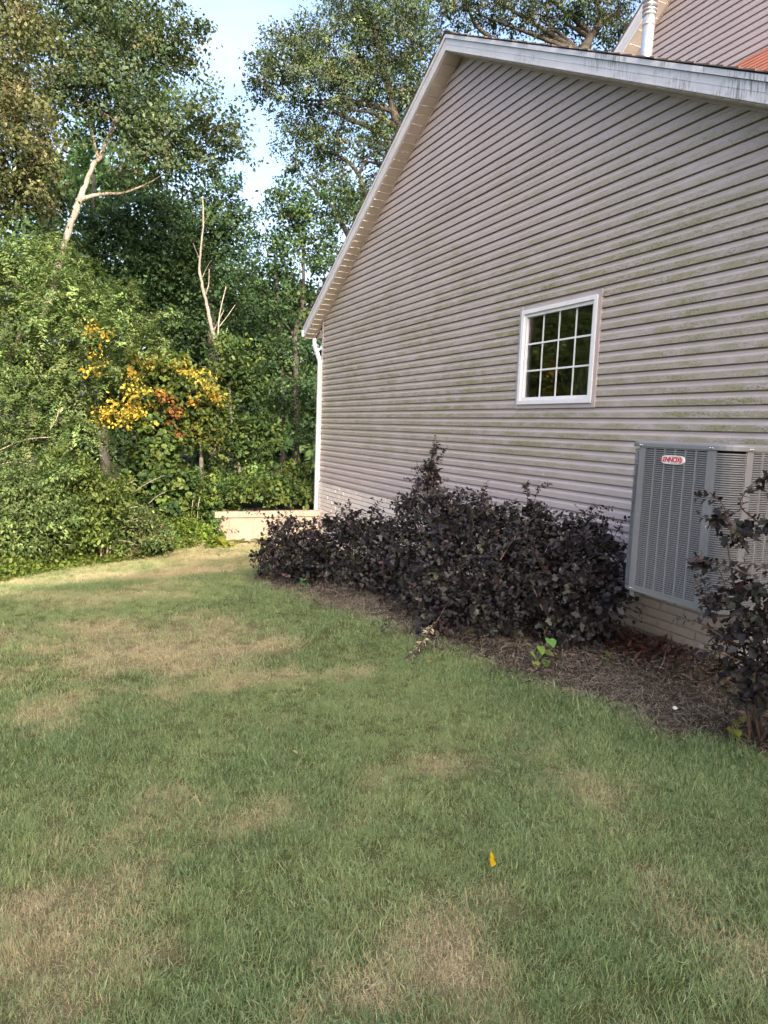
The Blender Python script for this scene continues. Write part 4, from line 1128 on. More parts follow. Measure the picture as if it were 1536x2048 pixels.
# tall pale-trunked tree, left
tr = [(-.62, 19.03, -.3), (-0.62, 19.03, 0.87), (-0.3, 19.26, 3.85), (-0.02, 19.27, 4.93), (0.19, 19.28, 5.77), (0.38, 19.27, 6.37), (0.55, 19.25, 6.85), (0.72, 19.24, 7.33), (0.89, 19.21, 7.76), (1.0, 19.18, 7.87), (1.34, 19.14, 8.78), (1.71, 19.1, 9.81), (1.82, 19.12, 10.35), (2.03, 19.1, 10.95)]
t = tree('broadleaf_tree', 'tall tree with leaning pale forked trunk rising over the wood', 'tree', (-.62, 19.03, -.3), L['leaning_tree'], 11, .080, .72, 88, GREEN_OAK, tr, .115, .022, m_pale, group=WG, spray=.6, per=38, tight=.2, jitter=.35, depth=1.3, nlimb=6)
limb(t, [(0.55, 19.25, 6.85), (0.83, 19.14, 6.96), (1.15, 19.0, 7.02), (1.54, 18.83, 7.07), (2.08, 18.61, 7.33), (2.52, 18.45, 7.65)], .06, .012, m_pale)
limb(t, [(0.96, 19.19, 7.84), (0.92, 19.24, 8.05), (0.72, 19.48, 9.23), (0.71, 19.61, 10.18)], .05, .012, m_pale)
limb(t, [(1.9, 19.0, 8.0), (2.4, 18.6, 8.35), (2.75, 18.4, 8.4)], .03, .008, m_pale)
# olive tree at the left edge
tree('broadleaf_tree', 'olive green tree cut by the left edge with drooping brownish leaves', 'tree', (-2.2, 15.8, 0), L['corner_tree'], 12, .070, .6, 130, GREEN_OLIVE, [(-2.2, 15.8, -.1), (-2.1, 15.8, 3.), (-1.8, 15.75, 6.), (-1.3, 15.7, 8.)], .2, .06, m_bark, group=WG, spray=.5, per=32, tight=.2, droop=.8, depth=1.3, jitter=.2)
# dark trees in the middle
tree('broadleaf_tree', 'dark crowned tree tapering up behind the bare dead trunk', 'tree', (4.4, 22.3, 0), [l for l in L['dark_tree'] if l[0] > 3.0], 13, .10, .7, 55, GREEN_DARK, [(4.4, 22.3, -.3), (4.39, 22.65, 3.91), (4.36, 23.06, 6.99), (4.5, 23.1, 8.6)], .2, .05, m_dark, group=WG, spray=.55, depth=1.3, jitter=.3)
tree('broadleaf_tree', 'dark upright trunked tree standing right behind the leaning pale trunk', 'tree', (1.37, 23.5, 0), [l for l in L['dark_tree'] if l[0] <= 3.0] + [(1.2, 24.2, 5.6, 1.0), (2.2, 24., 4.9, 1.1), (.3, 24.4, 6.4, 1.1), (.4, 24.2, 4.6, 1.0)], 14, .11, .7, 50, GREEN_DARK, [(1.37, 23.53, -.2), (1.08, 24.16, 3.78), (1.05, 24.61, 7.16), (1.12, 24.83, 9.16)], .17, .05, m_dark, group=WG, spray=.55, depth=1.3, jitter=.3)
# bare dead trunk
t = thing('dead_tree', 'bare grey dead trunk bending up among the dark crowns', 'dead tree', (3.6, 15.86, -.1), WG)
limb(t, [(3.6, 15.86, -.25), (3.6, 15.86, -0.03), (3.47, 16.13, 1.64), (3.39, 16.33, 2.87), (3.31, 16.4, 3.14), (3.24, 16.48, 3.53), (3.15, 16.58, 3.97), (3.07, 16.67, 4.42), (2.99, 16.76, 4.81), (2.95, 16.83, 5.2), (2.99, 16.87, 5.64), (3.04, 16.92, 6.21), (3.03, 16.99, 6.74)], .075, .014, m_greybark, 'trunk', 9)
limb(t, [(3.05, 16.7, 4.5), (3.12, 16.65, 4.75), (3.14, 16.68, 5.1)], .022, .008, m_greybark)
limb(t, [(3.2, 16.5, 3.7), (3.33, 16.4, 4.0), (3.42, 16.4, 4.2)], .02, .008, m_greybark)
rq = random.Random(3)
for q0, q1 in (((3.0, 16.8, 4.9), (3.18, 16.7, 5.3)), ((2.97, 16.85, 5.3), (2.8, 16.8, 5.65)), ((3.02, 16.9, 6.0), (3.15, 16.85, 6.3)), ((3.25, 16.4, 3.4), (3.05, 16.3, 3.7))):
    m_ = tuple((a + c) / 2 + rq.uniform(-.03, .03) for a, c in zip(q0, q1))
    limb(t, [q0, m_, q1], .012, .003, m_greybark, 'twig', 5)
t = thing('sapling', 'thin bare sapling standing beside the dead trunk', 'sapling', (3.29, 15.45, -.1), WG)
limb(t, [(3.29, 15.45, -.2), (3.2, 15.88, 3.04), (3.21, 15.96, 3.69), (3.26, 15.99, 4.13), (3.38, 16.01, 4.65)], .025, .008, m_twig, 'trunk', 6)
limb(t, [(3.22, 15.96, 3.75), (3.36, 15.9, 3.95), (3.55, 15.85, 4.25)], .012, .005, m_twig)
limb(t, [(3.2, 15.9, 3.4), (3.35, 15.9, 3.6), (3.4, 15.9, 3.75)], .010, .005, m_twig)
# forked tree against the house
ft = [(5.86, 18.1, -.45), (5.8, 18.24, 0.51), (5.79, 18.4, 1.7), (5.81, 18.57, 3.16), (5.8, 18.67, 3.83), (5.83, 18.71, 4.29), (5.98, 18.7, 4.76), (6.0, 18.8, 6.2), (5.9, 19.0, 7.2)]
t = tree('broadleaf_tree', 'dense dark green tree with forked trunk just left of the downspout', 'tree', (5.86, 18.1, -.45), L['forked_tree'], 15, .09, .68, 58, GREEN_DARK + [((.07, .10, .03), 1)], ft, .11, .03, m_dark, group=WG, spray=.5, per=28, tight=.2, depth=1.3, jitter=.3)
limb(t, [(5.81, 18.66, 3.83), (5.74, 18.73, 4.12), (5.5, 18.89, 4.48)], .05, .015, m_dark)
# big oak behind the gable
ot = [(11.24, 21.08, -.6), (11.24, 21.77, 4.39), (11.1, 22.42, 8.91), (10.8, 23.0, 11.2), (10.22, 23.42, 13.56), (9.93, 23.75, 15.06)]
t = tree('oak_tree', 'big grey green oak spreading behind the gable with open dark limbs', 'tree', (11.24, 21.08, -.6), L['oak'], 16, .105, .5, 56, GREEN_OAK + [((.05, .064, .042), 4)], ot, .34, .08, m_dark, group=WG, spray=.6, per=40, tight=.2, depth=1.3, jitter=.4, nlimb=9)
for q, a, b_ in (([(11.07, 22.45, 9.07), (10.37, 23.05, 11.19), (9.73, 23.42, 11.78), (8.97, 23.81, 12.09), (8.21, 24.22, 12.56)], .15, .05), ([(10.9, 22.3, 7.4), (10.76, 22.51, 8.39), (9.62, 23.16, 9.35), (9.37, 23.38, 10.18), (8.95, 23.63, 10.66), (8.34, 23.96, 10.97)], .13, .04), ([(11.2, 22.0, 5.6), (10.43, 22.44, 6.7), (9.02, 23.28, 8.15), (8.77, 23.48, 8.81), (8.16, 23.84, 9.46), (7.71, 24.11, 9.94)], .13, .04), ([(9.37, 23.38, 10.18), (9.6, 23.3, 10.7), (9.9, 23.2, 11.0)], .06, .03)):
    limb(t, q, a, b_, m_dark)
# oak over the roof ridge
fo = [(20.0, 25.9, 0), (20.0, 25.9, 9), (20.07, 25.93, 16.63), (20.5, 25.9, 18.0), (20.87, 25.83, 18.76), (21.84, 25.5, 19.64)]
t = tree('oak_tree', 'thin leaved oak showing over the roof ridge between gable peak and vent pipe', 'tree', (20., 25.9, 0), L['far_oak'], 17, .125, .5, 38, GREEN_OAK + [((.05, .055, .04), 5)], fo, .4, .1, m_dark, group=WG, spray=.65, per=40, tight=.2, depth=1.3, jitter=.4)
for q in ([(20.06, 25.9, 16.0), (18.2, 27.0, 17.6), (16.45, 27.84, 18.58), (15.89, 28.26, 19.81)], [(20.05, 25.9, 17.0), (19.4, 26.5, 18.2), (18.9, 26.8, 19.8)]):
    limb(t, q, .16, .05, m_dark)
# feathery locust, left middle
lt = [(-1.27, 12.46, -.4), (-1.1, 12.63, 1.12), (-0.59, 12.59, 2.68), (-0.15, 12.53, 3.78)]
t = tree('locust_tree', 'feathery fine leaved yellowish green tree filling the left middle', 'tree', (-1.27, 12.46, -.4), L['locust'] + [(-.9, 12.9, 3.3, .8), (-.3, 13.0, 2.2, .8), (.4, 12.9, 3.0, .7), (-.8, 12.8, 1.2, .8), (.3, 12.7, 1.4, .6), (-1.4, 13.2, 2.2, .9), (-1.3, 13, 4., .8)], 18, .052, .40, 300, GREEN_LOCUST, lt, .09, .03, m_bark, group=WG, spray=.34, per=26, droop=.8, depth=1.2, jitter=.2, thick=.65, feather=True)
for q in ([(-.16, 12.2, 3.38), (.06, 12.1, 3.48), (.27, 12.0, 3.52)], [(-.2, 12.1, 3.2), (-.1, 11.95, 3.35), (0., 11.9, 3.5)], [(-.9, 12.2, 1.1), (-.45, 11.9, 1.32), (-.05, 11.75, 1.38)], [(-.1, 11.75, 1.5), (-.02, 11.7, 1.65), (.02, 11.7, 1.8)], [(-.9, 11.9, .9), (-.6, 11.7, 1.0), (-.3, 11.6, .95)]):
    limb(t, q, .010, .004, m_twig)
# yellowing vine over a small tree
t = tree('vine_covered_tree', 'small tree smothered in vines with patches of yellow and orange leaves', 'tree', (2.4, 13.34, -.4), L['vine_tree'] + [(2.62, 13.45, 1.9, .3), (2.5, 13.4, 1.3, .3), (2.0, 13.6, 1.5, .4), (1.0, 13.9, 2.6, .35), (.9, 13.8, 1.7, .4)], 19, .07, .8, 170, GREEN_LIGHT + [((.16, .16, .035), 3), ((.055, .088, .024), 2)], [(2.4, 13.34, -.45), (2.41, 13.46, 1.17), (2.38, 13.53, 1.63), (2.24, 13.65, 2.08)], .045, .02, m_bark, tmpl=TMPL_OVAL, group=WG, spray=.3, depth=1.1, droop=.6)
fwd = lambda q: q if q[0] > 1.35 else (q[0] * .835, q[1] * .835, CAM_H + (q[2] - CAM_H) * .835, q[3] * .8)      # those on the left hang over the locust
arr, _ = cloud([fwd((x - .06, y - .38, z, r * 1.75)) for x, y, z, r in L['yellow']], 20, .052, .75, 60, YELLOWS + [((.24, .22, .035), 3), ((.34, .26, .04), 3)], spray=.18, per=8, thick=.9, droop=.5)
o = crown_part(t, arr, m_leaf, TMPL_OVAL, 'yellow_leaves')
arr, _ = cloud([(x - .05, y - .33, z, r * 1.35) for x, y, z, r in L['orange']], 21, .052, .75, 55, ORANGES, spray=.18, per=10, thick=.9, droop=.6)
o = crown_part(t, arr, m_leaf, TMPL_OVAL, 'orange_leaves')
tree('vine_mound', 'rounded mound of green vines below the yellow leaves', 'vine', (1.6, 13.1, -.3), L['vine_mound'] + [(1.25, 12.9, -.1, .4), (1.75, 12.8, .1, .4)], 22, .08, .85, 130, GREEN_LIGHT + GREEN_MID, None, 0, 0, m_bark, tmpl=TMPL_OVAL, group='bushes along the back edge of the lawn', spray=.25, droop=.6)
# small tree right of it
t = tree('small_tree', 'small bright green tree on a thin trunk behind the retaining wall', 'tree', (3.53, 14.78, -.1), L['sassafras'] + [(3.0, 15.5, .7, .35), (3.8, 15.2, .6, .4)], 23, .085, .6, 120, GREEN_MID + GREEN_LIGHT, [(3.53, 14.78, -.2), (3.48, 14.89, 0.6), (3.41, 14.98, 1.13), (3.34, 15.08, 1.65), (3.31, 15.19, 2.38), (3.28, 15.27, 2.9), (3.28, 15.33, 3.32)], .05, .015, m_bark, tmpl=TMPL_OVAL, group=WG, spray=.35, depth=1.2, droop=.5)
BG = 'bushes along the back edge of the lawn'
tree('viburnum_bush', 'round leaved bush at the left end of the retaining wall', 'bush', (2.6, 13.2, -.4), L['viburnum'] + [(2.35, 13.0, -.25, .3), (2.75, 13.35, .0, .3)], 24, .06, .8, 180, GREEN_LIGHT + GREEN_MID, None, 0, 0, m_bark, tmpl=TMPL_OVAL, group=BG, spray=.22)
for i, (xs_, lab) in enumerate((((2.7, 3.0, 3.3, 3.6), 'sunlit bush over the left half of the retaining wall'), ((3.95, 4.25, 4.6, 4.95, 5.3), 'sunlit bush over the retaining wall beside the downspout'))):
    rq = random.Random(80 + i)
    lb = []
    for x in xs_:
        lb.append((x, 13.65 + rq.uniform(0, .3), rq.uniform(.22, .36), rq.uniform(.26, .36)))
        lb.append((x + rq.uniform(-.1, .1), 14.15 + rq.uniform(0, .4), rq.uniform(.35, .6), rq.uniform(.26, .38)))
    tree('bank_bush', lab, 'bush', (xs_[0], 13.8, 0), lb, 25 + i, .07, .75, 160, GREEN_LIGHT + GREEN_MID[1:], None, 0, 0, m_bark, tmpl=TMPL_OVAL, group=BG, spray=.22)
for i, (k, lab) in enumerate((('edge1', 'tangled leafy bush at the far left edge of the lawn'), ('edge2', 'leafy bush with drooping sprays second from the left edge'), ('edge3', 'brownish twiggy bush with dry bare branches by the lawn'), ('weed1', 'clump of bright upright green weeds left of the retaining wall'))):
    lb = L[k]
    rq = random.Random(70 + i)
    ex = [(x + .05, y + .25, z - .25 * r, r) for x, y, z, r in lb]
    # stray boughs that break the outline
    ex += [(x + rq.uniform(-1, 1) * r, y + rq.uniform(-.6, .3) * r, z + rq.uniform(-.3, 1.15) * r, r * rq.uniform(.22, .42)) for x, y, z, r in lb for _ in range(4)]
    tree('edge_bush', lab, 'bush', (lb[0][0], lb[0][1], gzf(lb[0][0], lb[0][1])), lb + ex, 30 + i, .045 if k != 'edge2' else .055, .55, 300, (GREEN_LOCUST, GREEN_LIGHT, GREEN_LOCUST + [((.13, .10, .05), 3)], [((.13, .19, .03), 3), ((.09, .14, .025), 3)])[i], None, 0, 0, m_bark, tmpl=TMPL_OVAL, group=BG, spray=.25, droop=.5)
for x, y, lab in ((-2.0, 8.9, 'leafy bush just beyond the left edge of the view'), (-3.6, 7.6, 'leafy bush further beyond the left edge of the view')):
    rq = random.Random(int(-x * 10)); g0 = gzf(x, y)
    lb = [(x + rq.uniform(-.7, .7), y + rq.uniform(0, .9), g0 + rq.uniform(.1, 1.5), rq.uniform(.3, .55)) for _ in range(12)]
    tree('edge_bush', lab, 'bush', (x, y, g0), lb, int(300 - x * 10), .055, .55, 190, GREEN_LIGHT + GREEN_MID, None, 0, 0, m_bark, tmpl=TMPL_OVAL, group=BG, spray=.25, droop=.5)
# dry branches in that bush
t = thing('dead_brush', 'tangle of bare pale branches hanging in the bushes by the lawn', 'dead branches', (.6, 11.0, -.42), BG)
rr = random.Random(4)
for q in ([(.54, 11.05, -.45), (.57, 11.0, .0), (.62, 10.98, .35), (.60, 10.95, .6)], [(.62, 11.0, -.45), (.66, 10.95, .1), (.80, 10.9, .35), (1.05, 10.9, .42)], [(.66, 10.95, .1), (.45, 10.75, -.02), (.2, 10.65, -.08), (.0, 10.6, -.05)], [(.6, 10.98, .2), (.35, 10.7, .12), (.15, 10.6, .3)]):
    limb(t, q, .016, .005, m_twig, 'branch', 5)
for k in range(16):
    x, y, z = rr.uniform(.1, 1.3), rr.uniform(10.7, 11.1), rr.uniform(-.2, .6)
    a = rr.uniform(-.4, .9); l = rr.uniform(.25, .6)
    limb(t, [(x, y, z), (x + l * .5 * math.cos(a), y - .05, z + l * .5 * math.sin(a) + .03), (x + l * math.cos(a), y - .06, z + l * math.sin(a))], .006, .002, m_twig, 'twig', 4)
# twigs standing in front of the dark wood right of the small tree
t = thing('bare_shrub', 'bare arching twigs in front of the dark wood by the downspout', 'dead branches', (4.2, 14.6, 0), BG)
for q in ([(3.95, 14.6, 0), (4.1, 14.55, .45), (4.4, 14.45, .62), (4.55, 14.4, 1.0)], [(4.3, 14.5, .1), (4.6, 14.4, .35), (5.0, 14.2, .5)], [(4.2, 14.5, 0), (4.3, 14.5, .5), (4.25, 14.5, .9)], [(4.4, 14.5, 0), (4.7, 14.4, .42), (5.1, 14.3, .75)]):
    limb(t, q, 0.006, .002, m_twig, 'branch', 5)
# tree beyond the left edge (it is what the window mirrors) and wood behind everything
side_l = [(x - 3.6, y + 1.2, z * .95, r * 1.1) for x, y, z, r in L['corner_tree']] + [(-4.5, 14.5, 3.5, 1.2), (-3.6, 13.5, 2.0, 1.0), (-5, 13, 1.5, 1.2), (-3.2, 12., .8, .8)]
tree('broadleaf_tree', 'green tree beyond the left edge mirrored in the house window', 'tree', (-5., 16, 0), side_l, 40, .13, .7, 30, GREEN_MID, [(-5., 16, -.2), (-5., 16.5, 4), (-4.8, 16.8, 8)], .2, .06, m_bark, spray=.5, depth=1.3)
rr = random.Random(6)
wood = list(L['back']) + list(L['back2'])
for k in range(64):
    s = -10 + 30 * k / 63 + rr.uniform(-.6, .6); f = rr.uniform(27, 36)
    # a deep belt of understorey across the end of the view
    wood.append((s * .909 + f * .416, -s * .414 + f * .902, rr.choice((.6, 1.2, 2.2, 3.4, 4.6, 5.6)) + rr.uniform(-.4, .4), rr.uniform(1.5, 2.3)))
arr, _ = cloud(wood, 41, .25, .75, 7.5, GREEN_DARK + [((.05, .075, .025), 1)], spray=.9, per=18, depth=1.5, jitter=.6)
o = link('far_wood', leaves_mesh('far_wood', *arr, TMPL_SIMPLE, m_leaf)); o['kind'] = 'stuff'
t = thing('tree_trunk', 'thinner dark trunk close beside the forked trunk left of the downspout', 'tree trunk', (5.55, 18.6, -.1), WG)
limb(t, [(5.55, 18.6, -.4), (5.52, 18.7, 1.5), (5.5, 18.9, 3.5), (5.35, 19.2, 6.)], .08, .03, m_dark, 'trunk', 8)

# ground cover along the edge of the lawn
r_ = np.random.default_rng(50)
n = 15000
ex = r_.uniform(-3.2, 2.75, n)
ey = np.interp(ex, _lx, _ly) + np.abs(r_.normal(size=n)) * .55 - .05
hgt = (.05 + .30 * np.clip((ey - np.interp(ex, _lx, _ly)) / .5, 0, 1)) * (.4 + 1.1 * fbm(ex, ey, 2.2))
ez = gz(ex, ey) + hgt * r_.random(n) ** .7
axx = norm(r_.normal(size=(n, 3)) + np.array([0, -.4, .2])); nn = norm(r_.normal(size=(n, 3)) * .5 + np.array([0, -.2, 1]))
ln = r_.uniform(.03, .075, n)
tint = pick_tint(r_, n, [((.12, .17, .03), 3), ((.16, .20, .04), 2), ((.07, .11, .022), 3), ((.15, .13, .05), .5)]) * np.exp(r_.normal(size=(n, 1)) * .25)
o = link('undergrowth', leaves_mesh('undergrowth', np.stack([ex, ey, ez], 1), axx, nn, ln, ln * .6, tint, TMPL_OVAL, m_leaf)); o['kind'] = 'stuff'

# bright broad-leaved plants at the foot of the retaining wall
def rosette(name, label, cat, base, n, length, wid, tint, seed, lift=.8, group=None):
    r_ = random.Random(seed)
    t = thing(name, label, cat, base, group)
    for k in range(n):
        a = 2 * PI * k / n + r_.uniform(-.25, .25); l = length * r_.uniform(.7, 1.15); e = r_.uniform(.35, 1.1) * lift
        d = Vector((math.cos(a), math.sin(a), 0)); s = Vector((-math.sin(a), math.cos(a), 0))
        vs_ = []; m = 5
        for i in range(m + 1):
            u = i / m; w = wid * math.sin(PI * min(1, .12 + u * .88)) * .5
            c = d * (l * u) + Vector((0, 0, l * (e * u - .75 * u * u)))
            for q in (-1, 0, 1): vs_.append(c + s * (w * q) + Vector((0, 0, abs(q) * w * .35)))
        co = np.array([tuple(v) for v in vs_]); fs = []
        for i in range(m):
            for q in range(2):
                a0 = i * 3 + q; fs.append((a0, a0 + 1, a0 + 4, a0 + 3))
        tt = np.array(tint) * r_.uniform(.75, 1.2)
        link('leaf', np_mesh('leaf', co, np.array(fs), m_leaf, np.repeat(tt[None], len(co), 0), True), t)
    return t
PG = 'bright low plants at the foot of the retaining wall'
rosette('hosta_plant', 'yellow green broad leaved plant at the left end of the retaining wall', 'plant', (2.62, 12.5, gzf(2.62, 12.5)), 18, .34, .11, (.24, .27, .04), 1, 1.0, PG)
rosette('hosta_plant', 'yellow green plant at the retaining wall foot touching the purple shrub', 'plant', (3.45, 12.72, gzf(3.45, 12.72)), 14, .30, .10, (.20, .24, .04), 2, 1.1, PG)
rosette('fern_plant', 'small dull green plant midway along the retaining wall foot', 'plant', (3.05, 12.8, gzf(3.05, 12.8)), 12, .2, .07, (.12, .14, .04), 3, 1.0, PG)
# mullein-like seed stalks
for i, (x, y, l, lab) in enumerate(((2.10, 12.62, .62, 'tallest, middle one of three dry seed stalks in the weeds'), (1.97, 12.66, .52, 'leftmost and shortest of three dry seed stalks in the weeds'), (2.2, 12.62, .58, 'rightmost of three dry seed stalks in the weeds by the retaining wall'))):
    t = thing('seed_stalk', lab, 'plant stalk', (x, y, gzf(x, y)), 'dry seed stalks in the weeds')
    limb(t, [(x, y, gzf(x, y)), (x + .02, y, gzf(x, y) + l * .7), (x + .05, y, gzf(x, y) + l)], .005, .008, m_twig, 'stalk', 6)

# ---------------------------------------------------------------- purple shrubs in the bed
SG = 'dark purple shrubs along the house wall'
def add_shoot(acc, pts, r_, step=.035, leaf=.06, pal=PURPLES, start=.0):
    q = smooth_path(pts, 6)
    P, A, N_, L_, T = acc
    dist = 0; side = 1
    for i in range(len(q) - 1):
        seg = q[i + 1] - q[i]; l = seg.length
        t = seg.normalized()
        u = 0
        while dist + (l - u) >= step:
            u += step - dist; dist = 0
            if (i + u / l) / (len(q) - 1) < start: continue
            p = q[i] + t * u
            for s in (0, 1):
                v = Vector(r_.normal(size=3)); v = (v - t * v.dot(t)).normalized()
                a = (t * .55 + v * .9 + Vector((0, 0, -.1))).normalized()
                P.append(tuple(p + v * .006)); A.append(tuple(a)); N_.append(tuple((Vector((0, 0, 1)) + Vector(r_.normal(size=3)) * .35 + t * .3).normalized()))
                L_.append(leaf * r_.uniform(.7, 1.2) * (1 - .35 * (i / len(q)))); T.append(pick_tint(r_, 1, pal)[0] * math.exp(r_.normal() * .25))
        dist += l - u
    return q
def purple_shrub(key, label, base, shoots, seed, dens=250, leaf=.049, per=9, solo=0, drop=0., wildf=1., nshoot=9):
    t = thing('purple_shrub', label, 'shrub', base, SG)
    lobes = [(x, y, z - drop, r) for x, y, z, r in SHRUB_LOBES[key]]
    r_ = np.random.default_rng(seed)
    arr, scs = cloud(lobes, seed, leaf, .78, dens, PURPLES, spray=.17, per=per, thick=.55, droop=.25, depth=1.25, upbias=.55, leafvar=.3)
    # thrown-out sprays that break the outline
    wild = [(x + r_.normal() * r * .5, y + r_.normal() * r * .5, z + abs(r_.normal()) * r * .75 * wildf, r * .45) for x, y, z, r in lobes]
    arr2, sc2 = cloud(wild, seed + 100, leaf * .95, .78, dens * .30, PURPLES, spray=.2, per=8, thick=1., droop=.2, upbias=.5, leafvar=.3)
    acc = ([], [], [], [], [])
    for s in shoots:
        q = add_shoot(acc, SHOOTS[s], r_, .026, leaf * .95)
        b = MB(); b.tube(q, [.0055 - .004 * i / len(q) for i in range(len(q))], 5); _child(b, 'stem', m_stem, t, True)
    parts = [arr, arr2]
    top = sorted(lobes, key=lambda q: -(q[2] + q[3]))
    for k in range(nshoot):
        x, y, z, rr_ = top[int(r_.integers(0, max(4, int(len(top) * .8))))]
        a = r_.uniform(0, 2 * PI); out = Vector((math.cos(a) * .8 - .35, math.sin(a) * .8 - .1, 0))
        l = r_.uniform(.22, .42); p0 = Vector((x, y, z)) + out * rr_ * .4 + Vector((0, 0, rr_ * .5))
        pts = [tuple(p0), tuple(p0 + out * l * .35 + Vector((0, 0, l * .55))), tuple(p0 + out * l * .9 + Vector((0, 0, l * r_.uniform(.35, .8))))]
        q = add_shoot(acc, pts, r_, .03, leaf * .95, start=.2)
        b = MB(); b.tube(q, [.004 - .003 * i / len(q) for i in range(len(q))], 4); _child(b, 'stem', m_stem, t, True)
    if acc[0]:
        l_ = np.array(acc[3]); parts.append([np.array(acc[0]), np.array(acc[1]), np.array(acc[2]), l_, l_ * .8, np.array(acc[4])])
    cat = [np.concatenate(c) for c in zip(*parts)]
    g = gz(cat[0][:, 0], cat[0][:, 1]) + .02
    cat[0][:, 2] = np.maximum(cat[0][:, 2], g + .02 * r_.random(len(g)))
    ok = cat[0][:, 0] < HX - .05
    if key in ('E', 'F', 'D'):
        inside = (cat[0][:, 0] > AX0 - .03) & (cat[0][:, 1] > AY0 - .04) & (cat[0][:, 1] < AY1 + .03) & (cat[0][:, 2] > AZ0 - .02)
        ok &= ~inside
    cat = [c[ok] for c in cat]
    if solo:
        # the largest leaves, nearest the eye, as pieces of their own
        off = np.array(_world_off(t))
        d = np.linalg.norm(cat[0] - np.array([0, 0, CAM_H]), axis=1) / cat[3]
        idx = np.argsort(d)[:solo]
        for i in idx:
            me = leaves_mesh('leaf', cat[0][i:i + 1] - off, cat[1][i:i + 1], cat[2][i:i + 1], cat[3][i:i + 1], cat[4][i:i + 1], cat[5][i:i + 1], TMPL_LOBED, m_purple)
            link('leaf', me, t)
        keep = np.ones(len(d), bool); keep[idx] = False
        cat = [c[keep] for c in cat]
    crown_part(t, cat, m_purple, TMPL_LOBED, 'foliage')
    # stems from the crown of the root to the sprays
    rr = random.Random(seed)
    b0 = Vector(base)
    sts = [c for s in scs for c in s]
    for k in range(16):
        e = Vector(sts[rr.randrange(len(sts))])
        m2 = b0.lerp(e, .5) + Vector((rr.uniform(-.05, .05), rr.uniform(-.05, .05), .08))
        q = smooth_path([b0 + Vector((rr.uniform(-.08, .08), rr.uniform(-.08, .08), 0)), m2, e])
        b = MB(); b.tube(q, [.009 - .0065 * i / len(q) for i in range(len(q))], 5); _child(b, 'stem', m_stem, t, True)
    return t
purple_shrub('A', 'low purple shrub at the far end of the bed near the retaining wall', (2.9, 8.2, -.25), ['A1', 'A2', 'A3'], 61, drop=.07, wildf=.4, nshoot=6)
purple_shrub('B', 'purple shrub second from the retaining wall in front of pale blocks', (3.2, 7.0, -.15), ['B1', 'B2', 'B3'], 62, drop=.08, wildf=.5, nshoot=6)
purple_shrub('C', 'purple shrub with one tall stray shoot reaching up the siding', (3.55, 6.2, -.06), ['C1', 'C1b', 'C1c', 'C1d', 'C2'], 63)
purple_shrub('D', 'biggest purple shrub spilling forward onto the lawn in the middle', (3.3, 5.0, -.03), ['D1', 'D2', 'D3', 'D4'], 64, solo=60)
purple_shrub('E', 'purple shrub directly left of the air conditioner', (3.9, 4.6, -.05), ['E1', 'E2', 'E3'], 65, solo=60)
purple_shrub('F', 'purple shrub cut by the right edge in front of the air conditioner', (3.6, 2.62, -.04), ['F1', 'F2', 'F3', 'F4', 'F5', 'F6', 'F7'], 66, dens=125, solo=160, nshoot=5)
# pale dead leaves on the drooping branch tip
t = thing('withered_branch', 'withered branch tip with pale dead leaves hanging onto the lawn', 'branch', (2.42, 4.55, 0), None)
acc = ([], [], [], [], []); r_ = np.random.default_rng(9)
q = add_shoot(acc, [(2.68, 4.78, .18), (2.52, 4.63, .12), (2.42, 4.55, 0.07), (2.28, 4.46, 0.03)], r_, .022, .05, [((.46, .40, .28), 3), ((.30, .24, .16), 2), ((.55, .50, .38), 2)])
b = MB(); b.tube(q, .004, 5); _child(b, 'stem', m_stem, t, True)
l_ = np.array(acc[3]); crown_part(t, [np.array(acc[0]), np.array(acc[1]), np.array(acc[2]), l_, l_ * .45, np.array(acc[4])], m_leaf, TMPL_OVAL, 'dead_leaves')

# heart-leaved seedlings
def heart_leaf(size, tint):
    pts = [(0, 0), (-.12, .22), (-.05, .42), (.18, .52), (.48, .42), (.78, .2), (1.0, 0)]
    co = [(p[0], p[1], .12 * abs(p[1]) - .12 * p[0] ** 2) for p in pts] + [(p[0], -p[1], .12 * abs(p[1]) - .12 * p[0] ** 2) for p in pts[1:-1]] + [(.4, 0, -.03)]
    n = len(co); c = n - 1; ring = list(range(7)) + list(range(11, 6, -1))
    f = np.array([(c, ring[i], ring[(i + 1) % len(ring)]) for i in range(len(ring))])
    return np_mesh('leaf', np.array(co) * size, f, m_leaf, np.repeat(np.array(tint)[None], n, 0), True)
def seedling(label, base, leaves, seed, tint=(.17, .27, .07), group='heart leaved seedlings in the bed'):
    t = thing('seedling', label, 'seedling', base, group)
    r_ = random.Random(seed)
    for dx, dy, dz, s in leaves:
        me = heart_leaf(s, tuple(c * r_.uniform(.8, 1.2) for c in tint))
        o = link('leaf', me, t, (dx, dy, dz))
        o.rotation_euler = (r_.uniform(-.3, .3), r_.uniform(.1, .7), r_.uniform(-2.6, -.9))
        b = MB(); b.tube([(0, 0, 0), (dx * .6, dy * .6, dz * .7), (dx, dy, dz)], .0022, 5); b.build('stalk', m_grass_stem, t)
m_grass_stem = simple('green stalk', (.12, .17, .05), .6, var=.1)
seedling('pale green heart leaved seedling under the big purple shrub', (3.08, 4.02, .02), [(.13, .0, .20, .085), (.05, .0, .15, .07), (.12, .03, .10, .075), (.0, -.02, .05, .055), (.07, -.04, .05, .06), (.10, -.02, .05, .06), (-.03, .0, .12, .06)], 1)
seedling('tiny green seedling by the red brown dead leaves', (3.68, 3.95, .0), [(.0, 0, .10, .06), (.01, -.01, .04, .06), (.03, .02, .07, .04)], 2, (.11, .2, .05))
